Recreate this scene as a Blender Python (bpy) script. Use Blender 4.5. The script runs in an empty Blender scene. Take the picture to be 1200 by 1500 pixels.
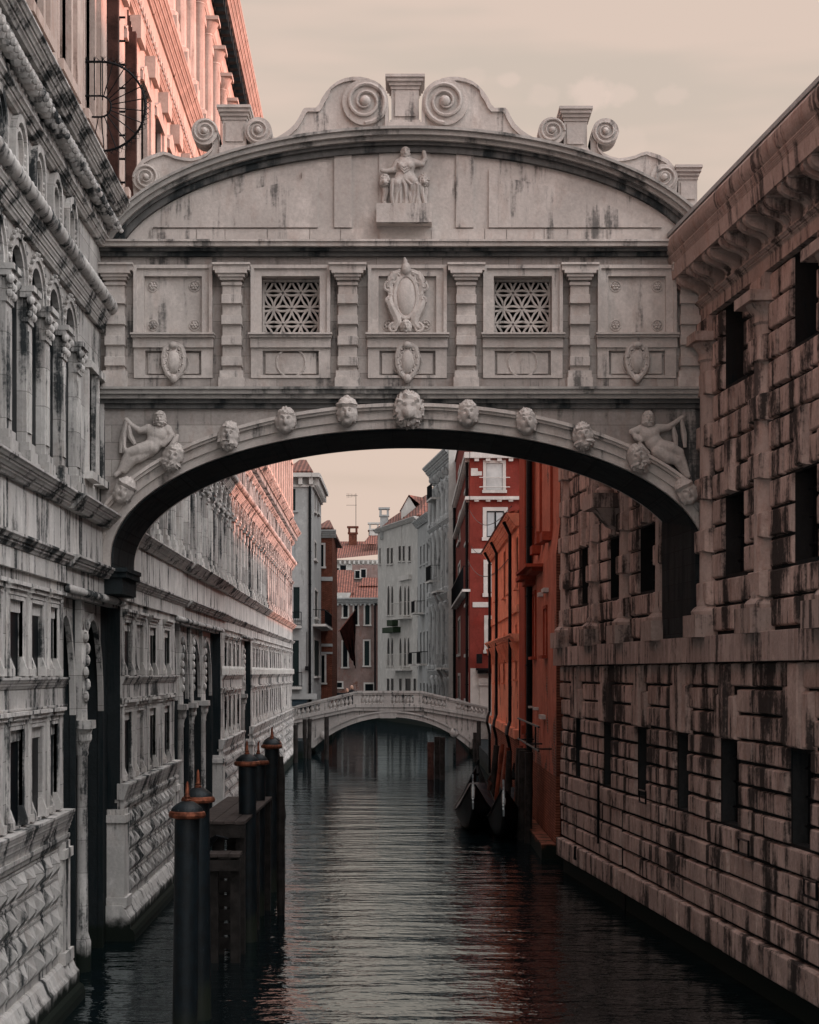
import bpy, bmesh, math, random
from math import sin, cos, pi, sqrt, exp, radians, atan2, floor
from mathutils import Vector, Matrix, noise
random.seed(11)
SC = bpy.context.scene
COL = SC.collection

# ------------------------------------------------------------------ camera, world, sun, exposure
F, HY, EYE = 2600.0, 985.0, 5.0          # focal length and horizon row of the photograph (1200x1500), eye height over the water
K = 10.5 / 885                           # metres per photo pixel on the bridge front
YB = K * F                               # distance to the bridge front
cam = bpy.data.objects.new('camera', bpy.data.cameras.new('camera')); COL.objects.link(cam)
cam.location = (0, 0, EYE); cam.rotation_euler = (pi / 2, 0, 0)
cam.data.lens = F / 1500 * 36; cam.data.sensor_width = 36; cam.data.sensor_fit = 'AUTO'
cam.data.shift_y = (HY - 750) / 1500
cam.data.clip_start = .1; cam.data.clip_end = 5000
SC.camera = cam
SC.view_settings.view_transform = 'Standard'; SC.view_settings.look = 'None'
SC.view_settings.gamma = 1; SC.view_settings.exposure = 0.0
SC.cycles.max_bounces = 6; SC.cycles.diffuse_bounces = 4
SUN_DIR = Vector((1, .16, .135)).normalized()      # towards the sun: low, over the roofs on the right
sd = bpy.data.lights.new('sun', 'SUN'); sd.energy = 5.0; sd.angle = radians(2.2); sd.color = (1, .36, .24)
sun = bpy.data.objects.new('sun', sd); COL.objects.link(sun)
sun.rotation_euler = SUN_DIR.to_track_quat('Z', 'Y').to_euler()
sun.location = (60, 30, 60)

class G:
    """tiny node-graph helper: sockets may be given as values"""
    def __init__(s, nt): s.nt = nt
    def n(s, t, out=0, props=None, **ins):
        nd = s.nt.nodes.new(t)
        for k, v in (props or {}).items(): setattr(nd, k, v)
        for k, v in ins.items():
            k = int(k[1:]) if k[0] == '_' and k[1:].isdigit() else k.replace('_', ' ')
            s.set(nd.inputs[k], v)
        return nd.outputs[out]
    def set(s, i, v):
        if isinstance(v, bpy.types.NodeSocket): s.nt.links.new(v, i)
        else:
            if i.type == 'RGBA' and len(v) == 3: v = (*v, 1)
            i.default_value = v
    def m(s, op, a, b=0.0, c=None, clamp=False):
        nd = s.nt.nodes.new('ShaderNodeMath'); nd.operation = op; nd.use_clamp = clamp
        s.set(nd.inputs[0], a); s.set(nd.inputs[1], b)
        if c is not None: s.set(nd.inputs[2], c)
        return nd.outputs[0]
    def mix(s, f, a, b, bt='MIX'):
        nd = s.nt.nodes.new('ShaderNodeMix'); nd.data_type = 'RGBA'; nd.blend_type = bt
        s.set(nd.inputs[0], f); s.set(nd.inputs[6], a); s.set(nd.inputs[7], b)
        return nd.outputs[2]
    def rng(s, v, a, b, c=0.0, d=1.0):
        nd = s.nt.nodes.new('ShaderNodeMapRange'); nd.interpolation_type = 'SMOOTHSTEP'
        for i, x in enumerate((v, a, b, c, d)): s.set(nd.inputs[i], x)
        return nd.outputs[0]
    def noise(s, vec, scale, detail=4, rough=.6):
        return s.n('ShaderNodeTexNoise', 0, None, Vector=vec, Scale=scale, Detail=detail, Roughness=rough)
    def xyz(s, x, y, z): return s.n('ShaderNodeCombineXYZ', X=x, Y=y, Z=z)

W = bpy.data.worlds.new('World'); SC.world = W; W.use_nodes = True
nt = W.node_tree; nt.nodes.clear(); g = G(nt)
sky = nt.nodes.new('ShaderNodeTexSky'); sky.sky_type = 'NISHITA'; sky.sun_disc = False
sky.sun_elevation = math.asin(SUN_DIR.z); sky.sun_rotation = atan2(SUN_DIR.x, SUN_DIR.y)
sky.dust_density = 4; sky.air_density = 1.5
dirv = g.n('ShaderNodeTexCoord', 0)
sep = nt.nodes.new('ShaderNodeSeparateXYZ'); nt.links.new(dirv, sep.inputs[0])
dx, dy, dz = sep.outputs
low = g.mix(g.rng(dz, .02, .36), (.70, .55, .455), (.66, .555, .475))
tint = g.mix(g.rng(dz, .42, .95), low, (1.42, 1.45, 1.50))           # brighter overhead than near the northern horizon
south = g.rng(dy, .35, -.8)
tint = g.mix(g.m('MULTIPLY', south, .85), tint, (1.42, 1.36, 1.33))   # open bright sky over the lagoon behind the camera
ed = g.n('ShaderNodeVectorMath', 1, {'operation': 'DOT_PRODUCT'}, _0=dirv, _1=tuple(Vector((.72, -.22, .66)).normalized()))
tint = g.mix(g.rng(ed, .45, .97), tint, (3.5, 3.45, 3.5))                   # bright dawn sky above the sun, behind the prison roof
wst = g.m('MULTIPLY', g.rng(dx, -.10, -.55), .62)
tint = g.mix(wst, tint, (.42, .44, .48))                                # the western sky is still dim
band = g.noise(g.xyz(g.m('MULTIPLY', dx, 3.0), g.m('MULTIPLY', dz, 16.0), dy), 1.6, 3, .5)
tint = g.mix(g.m('MULTIPLY', g.m('MULTIPLY', g.rng(band, .40, .62), g.rng(dy, .6, .85)), .75), tint, (.80, .625, .53))
puffn = g.noise(dirv, 34, 6, .62)
for (px, py, r, st) in ((868, 130, .020, .6), (905, 137, .014, .45), (742, 117, .010, .4), (800, 140, .012, .25), (985, 140, .014, .3), (690, 112, .012, .2), (905, 215, .02, .22)):
    v = Vector(((px - 600) / F, 1, (HY - py) / F)).normalized()
    d = g.n('ShaderNodeVectorMath', 1, {'operation': 'DISTANCE'}, _0=g.n('ShaderNodeVectorMath', 0, {'operation': 'MULTIPLY'}, _0=dirv, _1=(1, 1, 1.5)), _1=(v.x, v.y, v.z * 1.5))
    f = g.m('ADD', g.rng(d, r * 1.25, r * .1), g.m('MULTIPLY', g.m('SUBTRACT', puffn, .5), 2.2))
    f = g.m('MULTIPLY', g.m('MULTIPLY', g.rng(f, .35, .8), g.rng(d, r * 1.7, r * .8)), st)
    tint = g.mix(f, tint, (.84, .66, .57))
skyc = g.mix(.93, sky.outputs[0], g.mix(1.0, tint, (10, 10, 10), 'MULTIPLY'))
bg = nt.nodes.new('ShaderNodeBackground'); nt.links.new(skyc, bg.inputs[0]); bg.inputs[1].default_value = .10
nt.links.new(bg.outputs[0], nt.nodes.new('ShaderNodeOutputWorld').inputs[0])

# ------------------------------------------------------------------ materials
def newmat(name):
    m = bpy.data.materials.new(name); m.use_nodes = True
    return m, G(m.node_tree), m.node_tree.nodes['Principled BSDF']

def stone(name, base, crust=(.022, .024, .026), axis='x', amt=.35, dens=.85, joints=None, var=.3, bump=.35, stain=None, stain_amt=.3, tide=True, rough=.85, fine=18.0, streak=1.0, spec=.07, blot=None, peel=0.0):
    m, g, b = newmat(name)
    pos = g.n('ShaderNodeNewGeometry', 0)
    sp = m.node_tree.nodes.new('ShaderNodeSeparateXYZ'); m.node_tree.links.new(pos, sp.inputs[0])
    X, Y, Z = sp.outputs
    u, w = (X, Y) if axis == 'x' else (Y, X)
    st = g.noise(g.xyz(g.m('MULTIPLY', u, 4.5 * streak), g.m('MULTIPLY', Z, .38), g.m('MULTIPLY', w, 4.5)), 1.0, 5, .62)
    pa = g.noise(pos, .8, 6, .65)
    fi = g.noise(pos, fine, 5, .65)
    s = g.m('ADD', g.m('MULTIPLY', st, .6), g.m('MULTIPLY', pa, .4))
    s = g.m('ADD', s, g.m('MULTIPLY', g.m('SUBTRACT', fi, .5), .16))
    t = .70 - .32 * amt
    if blot: s = g.m('ADD', s, g.m('MULTIPLY', g.rng(u, blot[0], blot[1]), blot[2]))
    mask = g.rng(s, t - .035, t + .075)
    col = g.mix(g.rng(pa, .3, .7), tuple(c * (1 - var * .5) for c in base), tuple(min(1, c * (1 + var * .4)) for c in base))
    bl = g.noise(g.xyz(g.m('MULTIPLY', u, .9), g.m('MULTIPLY', Z, .6), w), 1.7, 6, .7)
    col = g.mix(g.m('MULTIPLY', g.rng(bl, .50, .64), .55), col, tuple(min(.8, c * 1.35) for c in base))     # rain-washed pale patches
    hgt = g.m('MULTIPLY', fi, .5)
    if stain:
        sn = g.noise(g.xyz(g.m('MULTIPLY', u, 3.0), g.m('MULTIPLY', Z, .9), w), 1.3, 5, .65)
        col = g.mix(g.m('MULTIPLY', g.rng(sn, .52, .66), stain_amt), col, stain)
    if joints:
        br = m.node_tree.nodes.new('ShaderNodeTexBrick')
        m.node_tree.links.new(g.xyz(u, Z, 0.0), br.inputs[0])
        br.inputs['Color1'].default_value = (1, 1, 1, 1); br.inputs['Color2'].default_value = (.60, .59, .59, 1); br.inputs['Mortar'].default_value = (.22, .21, .2, 1)
        br.inputs['Scale'].default_value = 1; br.inputs['Mortar Size'].default_value = joints[2] if len(joints) > 2 else .007
        br.inputs['Brick Width'].default_value = joints[0]; br.inputs['Row Height'].default_value = joints[1]
        col = g.mix(.8, col, br.outputs[0], 'MULTIPLY')
        hgt = g.m('SUBTRACT', hgt, g.m('MULTIPLY', br.outputs[1], .8))
    if peel:                                                # plaster fallen off, old bricks showing
        bk = m.node_tree.nodes.new('ShaderNodeTexBrick'); m.node_tree.links.new(g.xyz(u, Z, 0.0), bk.inputs[0])
        bk.inputs['Color1'].default_value = (.23, .085, .055, 1); bk.inputs['Color2'].default_value = (.13, .05, .036, 1); bk.inputs['Mortar'].default_value = (.20, .16, .14, 1)
        bk.inputs['Scale'].default_value = 1; bk.inputs['Brick Width'].default_value = .27; bk.inputs['Row Height'].default_value = .075; bk.inputs['Mortar Size'].default_value = .010
        pn = g.m('ADD', g.noise(pos, .55, 6, .68), g.m('MULTIPLY', g.rng(Z, 5.5, 1.0), .16))
        pm_ = g.rng(pn, .74 - peel, .755 - peel)
        col = g.mix(pm_, col, bk.outputs[0]); hgt = g.m('SUBTRACT', hgt, g.m('MULTIPLY', pm_, 1.2))
    col = g.mix(g.m('MULTIPLY', mask, dens), col, crust)
    fv = g.rng(fi, .25, .75, 1 - var * .36, 1 + var * .24)
    col = g.mix(1.0, col, g.xyz(fv, fv, fv), 'MULTIPLY')
    if tide:
        tn = g.noise(pos, 2.2, 4, .6)
        tl = g.m('ADD', Z, g.m('MULTIPLY', g.m('SUBTRACT', tn, .5), -.5))
        col = g.mix(g.rng(tl, .52, .30), col, (.010, .014, .011))
    b.inputs['Roughness'].default_value = rough
    b.inputs['Specular IOR Level'].default_value = spec
    g.set(b.inputs['Base Color'], col)
    g.set(b.inputs['Normal'], g.n('ShaderNodeBump', 0, None, Strength=bump, Distance=.04, Height=hgt))
    return m

def paint(name, base, rough=.5, var=.25, metal=0.0, scale=6.0, bump=.1, dark=None, spec=.14):
    m, g, b = newmat(name)
    pos = g.n('ShaderNodeNewGeometry', 0)
    a = g.noise(pos, scale, 5, .65)
    d = dark or tuple(c * (1 - var) for c in base)
    col = g.mix(g.rng(a, .35, .68), d, base)
    g.set(b.inputs['Base Color'], col)
    b.inputs['Roughness'].default_value = rough; b.inputs['Metallic'].default_value = metal
    b.inputs['Specular IOR Level'].default_value = spec
    g.set(b.inputs['Normal'], g.n('ShaderNodeBump', 0, None, Strength=bump, Distance=.02, Height=g.noise(pos, scale * 6, 3)))
    return m

def glass(name, base):
    m, g, b = newmat(name)
    pos = g.n('ShaderNodeNewGeometry', 0)
    g.set(b.inputs['Base Color'], g.mix(g.noise(pos, 1.5, 3), base, tuple(c * 2.2 for c in base)))
    b.inputs['Roughness'].default_value = .35; b.inputs['Specular IOR Level'].default_value = .05
    return m

CR = (.009, .015, .018)
M = {}
M['bridge_arch'] = stone('spandrel_stone', (.42, .385, .36), CR, 'x', .30, .85, (1.15, .30, .004), .34, .35, (.30, .20, .16), .25, True, .85, 18.0, 1.0, .07, (3.6, 5.0, .20))
M['bridge'] = stone('bridge_stone', (.425, .385, .36), CR, 'x', .42, .8, (1.15, .30, .004), .34, .3, (.30, .20, .16), .3)
M['bridge_plain'] = stone('bridge_plain_stone', (.49, .445, .415), CR, 'x', .38, .75, None, .30, .35, (.30, .20, .16), .22)
M['bridge_cornice'] = stone('bridge_cornice_stone', (.36, .34, .32), CR, 'x', .50, .8, None, .35, .4, None, 0, False, .85, 18.0, .35)
M['bridge_bed'] = stone('dark_bridge_stone', (.12, .118, .115), CR, 'x', .55, .85, None, .5, .4, None, 0, False, .9, 14.0, .6)  # darker stone for the lowest bands of the cornices
M['carving'] = stone('carved_stone', (.48, .435, .405), CR, 'x', .34, .8, None, .34, .5, None, 0, True, .8, 26)
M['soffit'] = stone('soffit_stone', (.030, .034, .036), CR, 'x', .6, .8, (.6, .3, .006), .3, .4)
M['palace'] = stone('palace_stone', (.53, .512, .49), CR, 'y', .54, .94, (1.6, .55, .005), .32, .3, (.26, .19, .15), .22)
M['palace_plain'] = stone('palace_plain_stone', (.55, .528, .505), CR, 'y', .50, .94, None, .30, .35, (.28, .20, .16), .2, True, .8)
M['palace_trim'] = stone('palace_trim_stone', (.48, .46, .44), CR, 'y', .58, .94, None, .34, .4, (.28, .18, .14), .2, True, .85, 18.0, .4)
M['palace_upper'] = stone('palace_upper_stone', (.46, .36, .315), (.10, .06, .045), 'y', .34, .8, None, .3, .35, (.30, .16, .12), .3)
M['foot'] = stone('grimy_footbridge_stone', (.33, .315, .30), CR, 'x', .42, .9, None, .35, .4)
M['palace_dark'] = stone('palace_dark_stone', (.022, .027, .029), CR, 'y', .6, .9, None, .4, .6)  # near-black stone for portals, impost, brackets, quays and house bases
M['prison'] = stone('prison_block_stone', (.50, .375, .33), (.013, .014, .015), 'y', .62, .93, None, .5, .95, (.22, .11, .08), .35, True, .9, 15, .62)
M['prison_smooth'] = stone('prison_smooth_stone', (.50, .385, .345), (.016, .017, .018), 'y', .52, .88, (1.45, 9.0, .006), .35, .45, (.22, .12, .09), .3)
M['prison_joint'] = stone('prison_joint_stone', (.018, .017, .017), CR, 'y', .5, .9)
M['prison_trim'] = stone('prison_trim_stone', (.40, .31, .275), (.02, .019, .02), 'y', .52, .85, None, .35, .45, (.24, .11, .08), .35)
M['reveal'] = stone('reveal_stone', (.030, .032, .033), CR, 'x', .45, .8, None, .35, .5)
M['stucco_lit'] = stone('lit_orange_stucco', (.72, .28, .18), (.14, .05, .03), 'y', .26, .6, None, .4, .35, (.5, .12, .07), .5, True, .9, 9, peel=0.1)  # paler orange: light bounced off the sunlit palace is put into the colour
M['stucco_orange'] = stone('orange_stucco', (.42, .145, .098), (.10, .03, .02), 'y', .30, .6, None, .4, .35, (.38, .07, .04), .5, True, .9, 9, peel=0.115)
M['stucco_red'] = stone('red_stucco', (.165, .034, .026), (.09, .016, .012), 'x', .30, .6, None, .35, .3, (.18, .022, .016), .4, True, .9, 9, peel=0.07)
M['stucco_rust'] = stone('rust_stucco', (.27, .055, .032), (.09, .02, .014), 'x', .30, .6, None, .35, .3, (.22, .035, .02), .4, True, .9, 9, peel=0.09)
M['brick'] = stone('old_brick', (.20, .075, .05), (.04, .02, .016), 'x', .45, .7, (.27, .075, .012), .5, .6)
M['brick_side'] = stone('old_brick_side', (.30, .105, .065), (.05, .022, .016), 'y', .42, .7, (.27, .075, .012), .5, .6)
M['white_wall'] = stone('white_house_stucco', (.44, .425, .40), (.18, .18, .175), 'x', .22, .5, None, .16, .15, None, 0, True, .85, 7)
M['grey_wall'] = stone('grey_house_stucco', (.33, .335, .33), (.09, .09, .09), 'x', .32, .6, None, .22, .2, None, 0, True, .85, 7)
M['baroque'] = stone('baroque_stone', (.40, .405, .40), (.03, .032, .034), 'x', .46, .75, None, .25, .3)
M['brown_wall'] = stone('brown_house_stucco', (.215, .155, .14), (.10, .10, .098), 'x', .40, .6, None, .35, .2, (.20, .07, .05), .4, True, .9, 7, peel=0.1)
M['white_trim'] = stone('white_trim_stone', (.47, .45, .425), (.15, .14, .14), 'x', .2, .5, None, .2, .2)
M['tile'] = None
M['dark_glass'] = glass('dark_glass', (.0025, .004, .005))
M['pale_glass'] = glass('pale_curtained_glass', (.22, .235, .24))
M['void'] = paint('unlit_interior', (.006, .006, .006), .9, .3)
M['iron'] = paint('black_iron', (.012, .013, .015), .5, .4, .6)
M['wood_dark'] = paint('dark_wet_wood', (.030, .026, .024), .7, .6, 0, 4, .4)
M['wood_brown'] = paint('brown_timber', (.075, .035, .028), .8, .6, 0, 3, .5)
M['wood_red'] = paint('red_brown_timber', (.22, .055, .030), .7, .6, 0, 3, .4)
M['wood_grey'] = paint('weathered_planks', (.075, .06, .055), .8, .4, 0, 5, .4)
M['post'] = paint('dark_teal_post_paint', (.004, .010, .014), .55, .7, 0, 5, .3, None, .3)
def scraped(m):
    g = G(m.node_tree); b = m.node_tree.nodes['Principled BSDF']; src = b.inputs['Base Color'].links[0].from_socket
    pos = g.n('ShaderNodeNewGeometry', 0); sp = m.node_tree.nodes.new('ShaderNodeSeparateXYZ'); m.node_tree.links.new(pos, sp.inputs[0])
    v = g.xyz(g.m('MULTIPLY', sp.outputs[0], 9.0), g.m('MULTIPLY', sp.outputs[1], 9.0), g.m('MULTIPLY', sp.outputs[2], 1.6))
    c = g.mix(g.m('MULTIPLY', g.rng(g.noise(v, 1.6, 5, .7), .66, .72), .8), src, (.15, .16, .16))
    tn = g.m('ADD', sp.outputs[2], g.m('MULTIPLY', g.noise(pos, 5.0, 4), -.6))
    c = g.mix(g.rng(tn, .35, .05), c, (.012, .016, .010))
    g.set(b.inputs['Base Color'], c)
scraped(M['post'])
M['copper'] = paint('copper_post_cap', (.27, .09, .05), .5, .7, .4, 9, .2)
M['tarp'] = paint('blue_black_tarpaulin', (.012, .022, .030), .45, .5, 0, 2, .2)
M['hull'] = paint('black_lacquer', (.004, .005, .006), .5, .3, 0, 3, .05, None, .1)
M['steel'] = paint('polished_steel', (.55, .57, .58), .3, .3, .8)
M['shutter_white'] = paint('weathered_white_shutter', (.48, .49, .48), .75, .25, 0, 1.2, .2)
M['shutter_green'] = paint('dark_green_shutter', (.010, .020, .020), .7, .3)
M['flag'] = paint('dark_red_flag', (.005, .003, .003), .95, .6, 0, 3, .2, None, .0)
M['coat'] = paint('dark_coat', (.02, .022, .026), .9, .3)
M['hair_grey'] = paint('grey_hair', (.35, .34, .33), .8, .3)
M['hair_dark'] = paint('dark_hair', (.02, .016, .014), .7, .3)
M['skin'] = paint('skin', (.45, .27, .20), .6, .15)
M['plant'] = paint('dark_leaves', (.03, .05, .028), .8, .6, 0, 20)

def tile_mat():
    m, g, b = newmat('red_roof_tiles')
    pos = g.n('ShaderNodeNewGeometry', 0)
    wv = g.n('ShaderNodeTexWave', 0, {'wave_type': 'BANDS', 'bands_direction': 'X'}, Vector=pos, Scale=1.1, Distortion=.6, Detail=2.0)
    a = g.noise(pos, 2.5, 5, .7)
    col = g.mix(g.rng(a, .35, .65), (.11, .042, .030), (.25, .095, .065))
    col = g.mix(1.0, col, g.mix(wv, (.45, .4, .4), (1, 1, 1)), 'MULTIPLY')
    g.set(b.inputs['Base Color'], col); b.inputs['Roughness'].default_value = .9
    g.set(b.inputs['Normal'], g.n('ShaderNodeBump', 0, None, Strength=.7, Distance=.08, Height=wv))
    return m
M['tile'] = tile_mat()

def water_mat():
    m, g, b = newmat('canal_water')
    pos = g.n('ShaderNodeNewGeometry', 0)
    sp = m.node_tree.nodes.new('ShaderNodeSeparateXYZ'); m.node_tree.links.new(pos, sp.inputs[0])
    X, Y = sp.outputs[0], sp.outputs[1]
    n1 = g.noise(g.xyz(g.m('MULTIPLY', X, .30), Y, 0.0), .75, 3, .5)          # long low swells across the canal
    n2 = g.noise(g.xyz(g.m('MULTIPLY', X, .45), Y, 3.0), 2.3, 3, .55)
    n3 = g.noise(g.xyz(g.m('MULTIPLY', X, .7), Y, 7.0), 8.0, 2, .5)
    h = g.m('ADD', g.m('ADD', g.m('MULTIPLY', n1, .55), g.m('MULTIPLY', n2, .22)), g.m('MULTIPLY', n3, .05))
    h = g.m('MULTIPLY', h, g.rng(Y, 52.0, 92.0, 1.0, .16))                                     # calm, sheltered water by the footbridge
    nrm = g.n('ShaderNodeBump', 0, None, Strength=1.0, Distance=.19, Height=h)
    fr = g.m('MINIMUM', g.n('ShaderNodeFresnel', 0, None, IOR=2.0, Normal=nrm), .58)      # rough water never mirrors fully
    gl = g.n('ShaderNodeBsdfAnisotropic', 0, None, Color=(.86, .97, 1.0, 1), Roughness=.05, Normal=nrm)
    df = g.n('ShaderNodeBsdfDiffuse', 0, None, Color=(.0025, .0060, .0075, 1))
    mx = g.n('ShaderNodeMixShader', 0, None, _0=fr, _1=df, _2=gl)
    m.node_tree.links.new(mx, m.node_tree.nodes['Material Output'].inputs[0])
    return m
M['water'] = water_mat()
# ------------------------------------------------------------------ mesh helpers
ORG = {}
def thing(name, label, cat, loc, group=None, kind=None):
    o = bpy.data.objects.new(name, None); COL.objects.link(o); o.location = loc
    o.empty_display_size = .3
    o['label'] = label; o['category'] = cat
    if group: o['group'] = group
    if kind: o['kind'] = kind
    ORG[o.name] = Vector(loc)
    return o

class MB:
    def __init__(s): s.v = []; s.f = []; s.mi = []; s.cur = 0
    def add(s, vs, fs):
        o = len(s.v); s.v += [tuple(p) for p in vs]
        for f in fs: s.f.append([i + o for i in f]); s.mi.append(s.cur)
    def box(s, a, b, fn=None):
        (x0, y0, z0), (x1, y1, z1) = a, b
        P = [(x0, y0, z0), (x1, y0, z0), (x1, y1, z0), (x0, y1, z0), (x0, y0, z1), (x1, y0, z1), (x1, y1, z1), (x0, y1, z1)]
        if fn: P = [fn(*p) for p in P]
        s.add(P, [(0, 3, 2, 1), (4, 5, 6, 7), (0, 1, 5, 4), (1, 2, 6, 5), (2, 3, 7, 6), (3, 0, 4, 7)])
    def prism(s, poly, d0, d1, fn):
        n = len(poly)
        s.add([fn(u, v, d0) for u, v in poly] + [fn(u, v, d1) for u, v in poly],
              [list(range(n)), list(range(2 * n - 1, n - 1, -1))] + [(i, (i + 1) % n, n + (i + 1) % n, n + i) for i in range(n)])
    def strip(s, A, B, d0, d1, fn):
        """solid band between two polylines A,B (same length) from depth d0 to d1"""
        n = len(A)
        vs = [fn(*p, d0) for p in A] + [fn(*p, d0) for p in B] + [fn(*p, d1) for p in A] + [fn(*p, d1) for p in B]
        fs = []
        for i in range(n - 1):
            j = i + 1
            fs += [(i, j, n + j, n + i), (2 * n + i, 3 * n + i, 3 * n + j, 2 * n + j), (i, 2 * n + i, 2 * n + j, j), (n + i, n + j, 3 * n + j, 3 * n + i)]
        e = n - 1
        fs += [(0, n, 3 * n, 2 * n), (e, 2 * n + e, 3 * n + e, n + e)]
        s.add(vs, fs)
    def lathe(s, prof, c, seg=12, a0=0, a1=2 * pi):
        full = abs(a1 - a0 - 2 * pi) < 1e-6
        k = seg if full else seg + 1
        vs = []
        for r, z in prof:
            for i in range(k):
                a = a0 + (a1 - a0) * i / seg
                vs.append((c[0] + r * cos(a), c[1] + r * sin(a), c[2] + z))
        fs = []
        for j in range(len(prof) - 1):
            for i in range(seg):
                i2 = (i + 1) % k
                fs.append((j * k + i, j * k + i2, (j + 1) * k + i2, (j + 1) * k + i))
        if prof[0][0] > 1e-4: fs.append(list(range(k))[::-1])
        if prof[-1][0] > 1e-4: fs.append([(len(prof) - 1) * k + i for i in range(k)])
        s.add(vs, fs)
    def tube(s, pts, r, seg=6, cap=True):
        pts = [Vector(p) for p in pts]; n = len(pts)
        rr = r if isinstance(r, (list, tuple)) else [r] * n
        vs = []; ref = None
        for i, p in enumerate(pts):
            t = (pts[min(i + 1, n - 1)] - pts[max(i - 1, 0)])
            t = t.normalized() if t.length > 1e-9 else Vector((0, 0, 1))
            if ref is None: ref = Vector((0, 0, 1)) if abs(t.z) < .9 else Vector((1, 0, 0))
            a = t.cross(ref)
            if a.length < 1e-4: a = t.cross(Vector((.3, 1, .2)))
            a.normalize(); b = a.cross(t); ref = b
            for k in range(seg):
                q = 2 * pi * k / seg
                vs.append(p + (a * cos(q) + b * sin(q)) * rr[i])
        fs = [(i * seg + k, i * seg + (k + 1) % seg, (i + 1) * seg + (k + 1) % seg, (i + 1) * seg + k) for i in range(n - 1) for k in range(seg)]
        if cap: fs += [list(range(seg))[::-1], [(n - 1) * seg + k for k in range(seg)]]
        s.add(vs, fs)
    def ball(s, c, r, seg=12, rings=8, disp=None, rot=0.0, fn=None):
        rx, ry, rz = r if isinstance(r, (tuple, list)) else (r, r, r)
        vs = []
        for j in range(rings + 1):
            th = pi * j / rings
            for i in range(seg):
                ph = 2 * pi * i / seg
                d = (sin(th) * cos(ph), sin(th) * sin(ph), cos(th))
                m = disp(d) if disp else 1
                x, y, z = d[0] * rx * m, d[1] * ry * m, d[2] * rz * m
                x, z = x * cos(rot) - z * sin(rot), x * sin(rot) + z * cos(rot)
                vs.append((c[0] + x, c[1] + y, c[2] + z))
        fs = [(j * seg + i, (j + 1) * seg + i, (j + 1) * seg + (i + 1) % seg, j * seg + (i + 1) % seg) for j in range(rings) for i in range(seg)]
        s.add(vs, fs)
    def grid_wall(s, fn, s0, s1, z0, z1, ops, n=0.0, depth=.35, maxlen=None):
        """wall face with rectangular openings (sa,sb,za,zb): front quads and the reveals of each opening"""
        ops = [(max(a, s0), min(b, s1), max(c, z0), min(d, z1)) for a, b, c, d in ops if b > s0 and a < s1 and d > z0 and c < z1]
        zs = sorted({round(z, 4) for z in [z0, z1] + [q for o in ops for q in o[2:]]})
        for za, zb in zip(zs, zs[1:]):
            zm = (za + zb) / 2
            cut = sorted((o[0], o[1]) for o in ops if o[2] < zm < o[3])
            x = s0; spans = []
            for a, b in cut:
                if a > x + 1e-4: spans.append((x, a))
                x = max(x, b)
            if x < s1 - 1e-4: spans.append((x, s1))
            for a, b in spans:
                s.add([fn(a, n, za), fn(b, n, za), fn(b, n, zb), fn(a, n, zb)], [(0, 1, 2, 3)])
        for a, b, c, d in ops:
            P = [fn(a, n, c), fn(b, n, c), fn(b, n, d), fn(a, n, d)] + [fn(a, n - depth, c), fn(b, n - depth, c), fn(b, n - depth, d), fn(a, n - depth, d)]
            s.add(P, [(0, 4, 5, 1), (1, 5, 6, 2), (2, 6, 7, 3), (3, 7, 4, 0)])
    def mesh(s, name, mats, org=(0, 0, 0), smooth=False, norm=True):
        me = bpy.data.meshes.new(name)
        ox, oy, oz = org
        me.from_pydata([(x - ox, y - oy, z - oz) for x, y, z in s.v], [], s.f)
        for m in (mats if isinstance(mats, (list, tuple)) else [mats]): me.materials.append(M[m] if isinstance(m, str) else m)
        me.polygons.foreach_set('material_index', s.mi)
        if norm:
            bm = bmesh.new(); bm.from_mesh(me); bmesh.ops.recalc_face_normals(bm, faces=bm.faces[:]); bm.to_mesh(me); bm.free()
        if smooth:
            me.polygons.foreach_set('use_smooth', [True] * len(me.polygons))
            me.set_sharp_from_angle(angle=radians(smooth if smooth is not True else 42))
        me.update()
        return me
    def build(s, name, mats, parent=None, smooth=False, label=None, norm=True):
        org = ORG[parent.name] if parent else Vector((0, 0, 0))
        o = bpy.data.objects.new(name, s.mesh(name, mats, org, smooth, norm)); COL.objects.link(o)
        if parent: o.parent = parent
        if label: o['label'] = label
        ORG[o.name] = org
        return o

def put(name, me, parent, loc, sub=False):
    """link a ready mesh under a parent; loc is in world space unless it is a sub-part"""
    o = bpy.data.objects.new(name, me); COL.objects.link(o); o.parent = parent
    o.location = (0, 0, 0) if sub else Vector(loc) - ORG[parent.name]
    ORG[o.name] = ORG[parent.name]
    return o

def struct(mb, name, mat):
    o = mb.build(name, mat); o['kind'] = 'structure'; return o

def chamfer_block(mb, fn, s0, s1, z0, z1, n0, n1, c=.05, pill=True):
    """rusticated block: joint at n0, swelling to n1"""
    rings = [(0, n0), (.012, n0 + (n1 - n0) * .55), (c * .55, n0 + (n1 - n0) * .9), (c, n1)] if pill else [(0, n0), (0, n1 - c * .6), (c * .6, n1)]
    vs = []; fs = []
    for i, n in rings:
        vs += [fn(s0 + i, n, z0 + i), fn(s1 - i, n, z0 + i), fn(s1 - i, n, z1 - i), fn(s0 + i, n, z1 - i)]
    for k in range(len(rings) - 1):
        for i in range(4):
            fs.append((k * 4 + i, k * 4 + (i + 1) % 4, k * 4 + 4 + (i + 1) % 4, k * 4 + 4 + i))
    e = (len(rings) - 1) * 4; fs.append((e, e + 1, e + 2, e + 3))
    mb.add(vs, fs)

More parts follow.
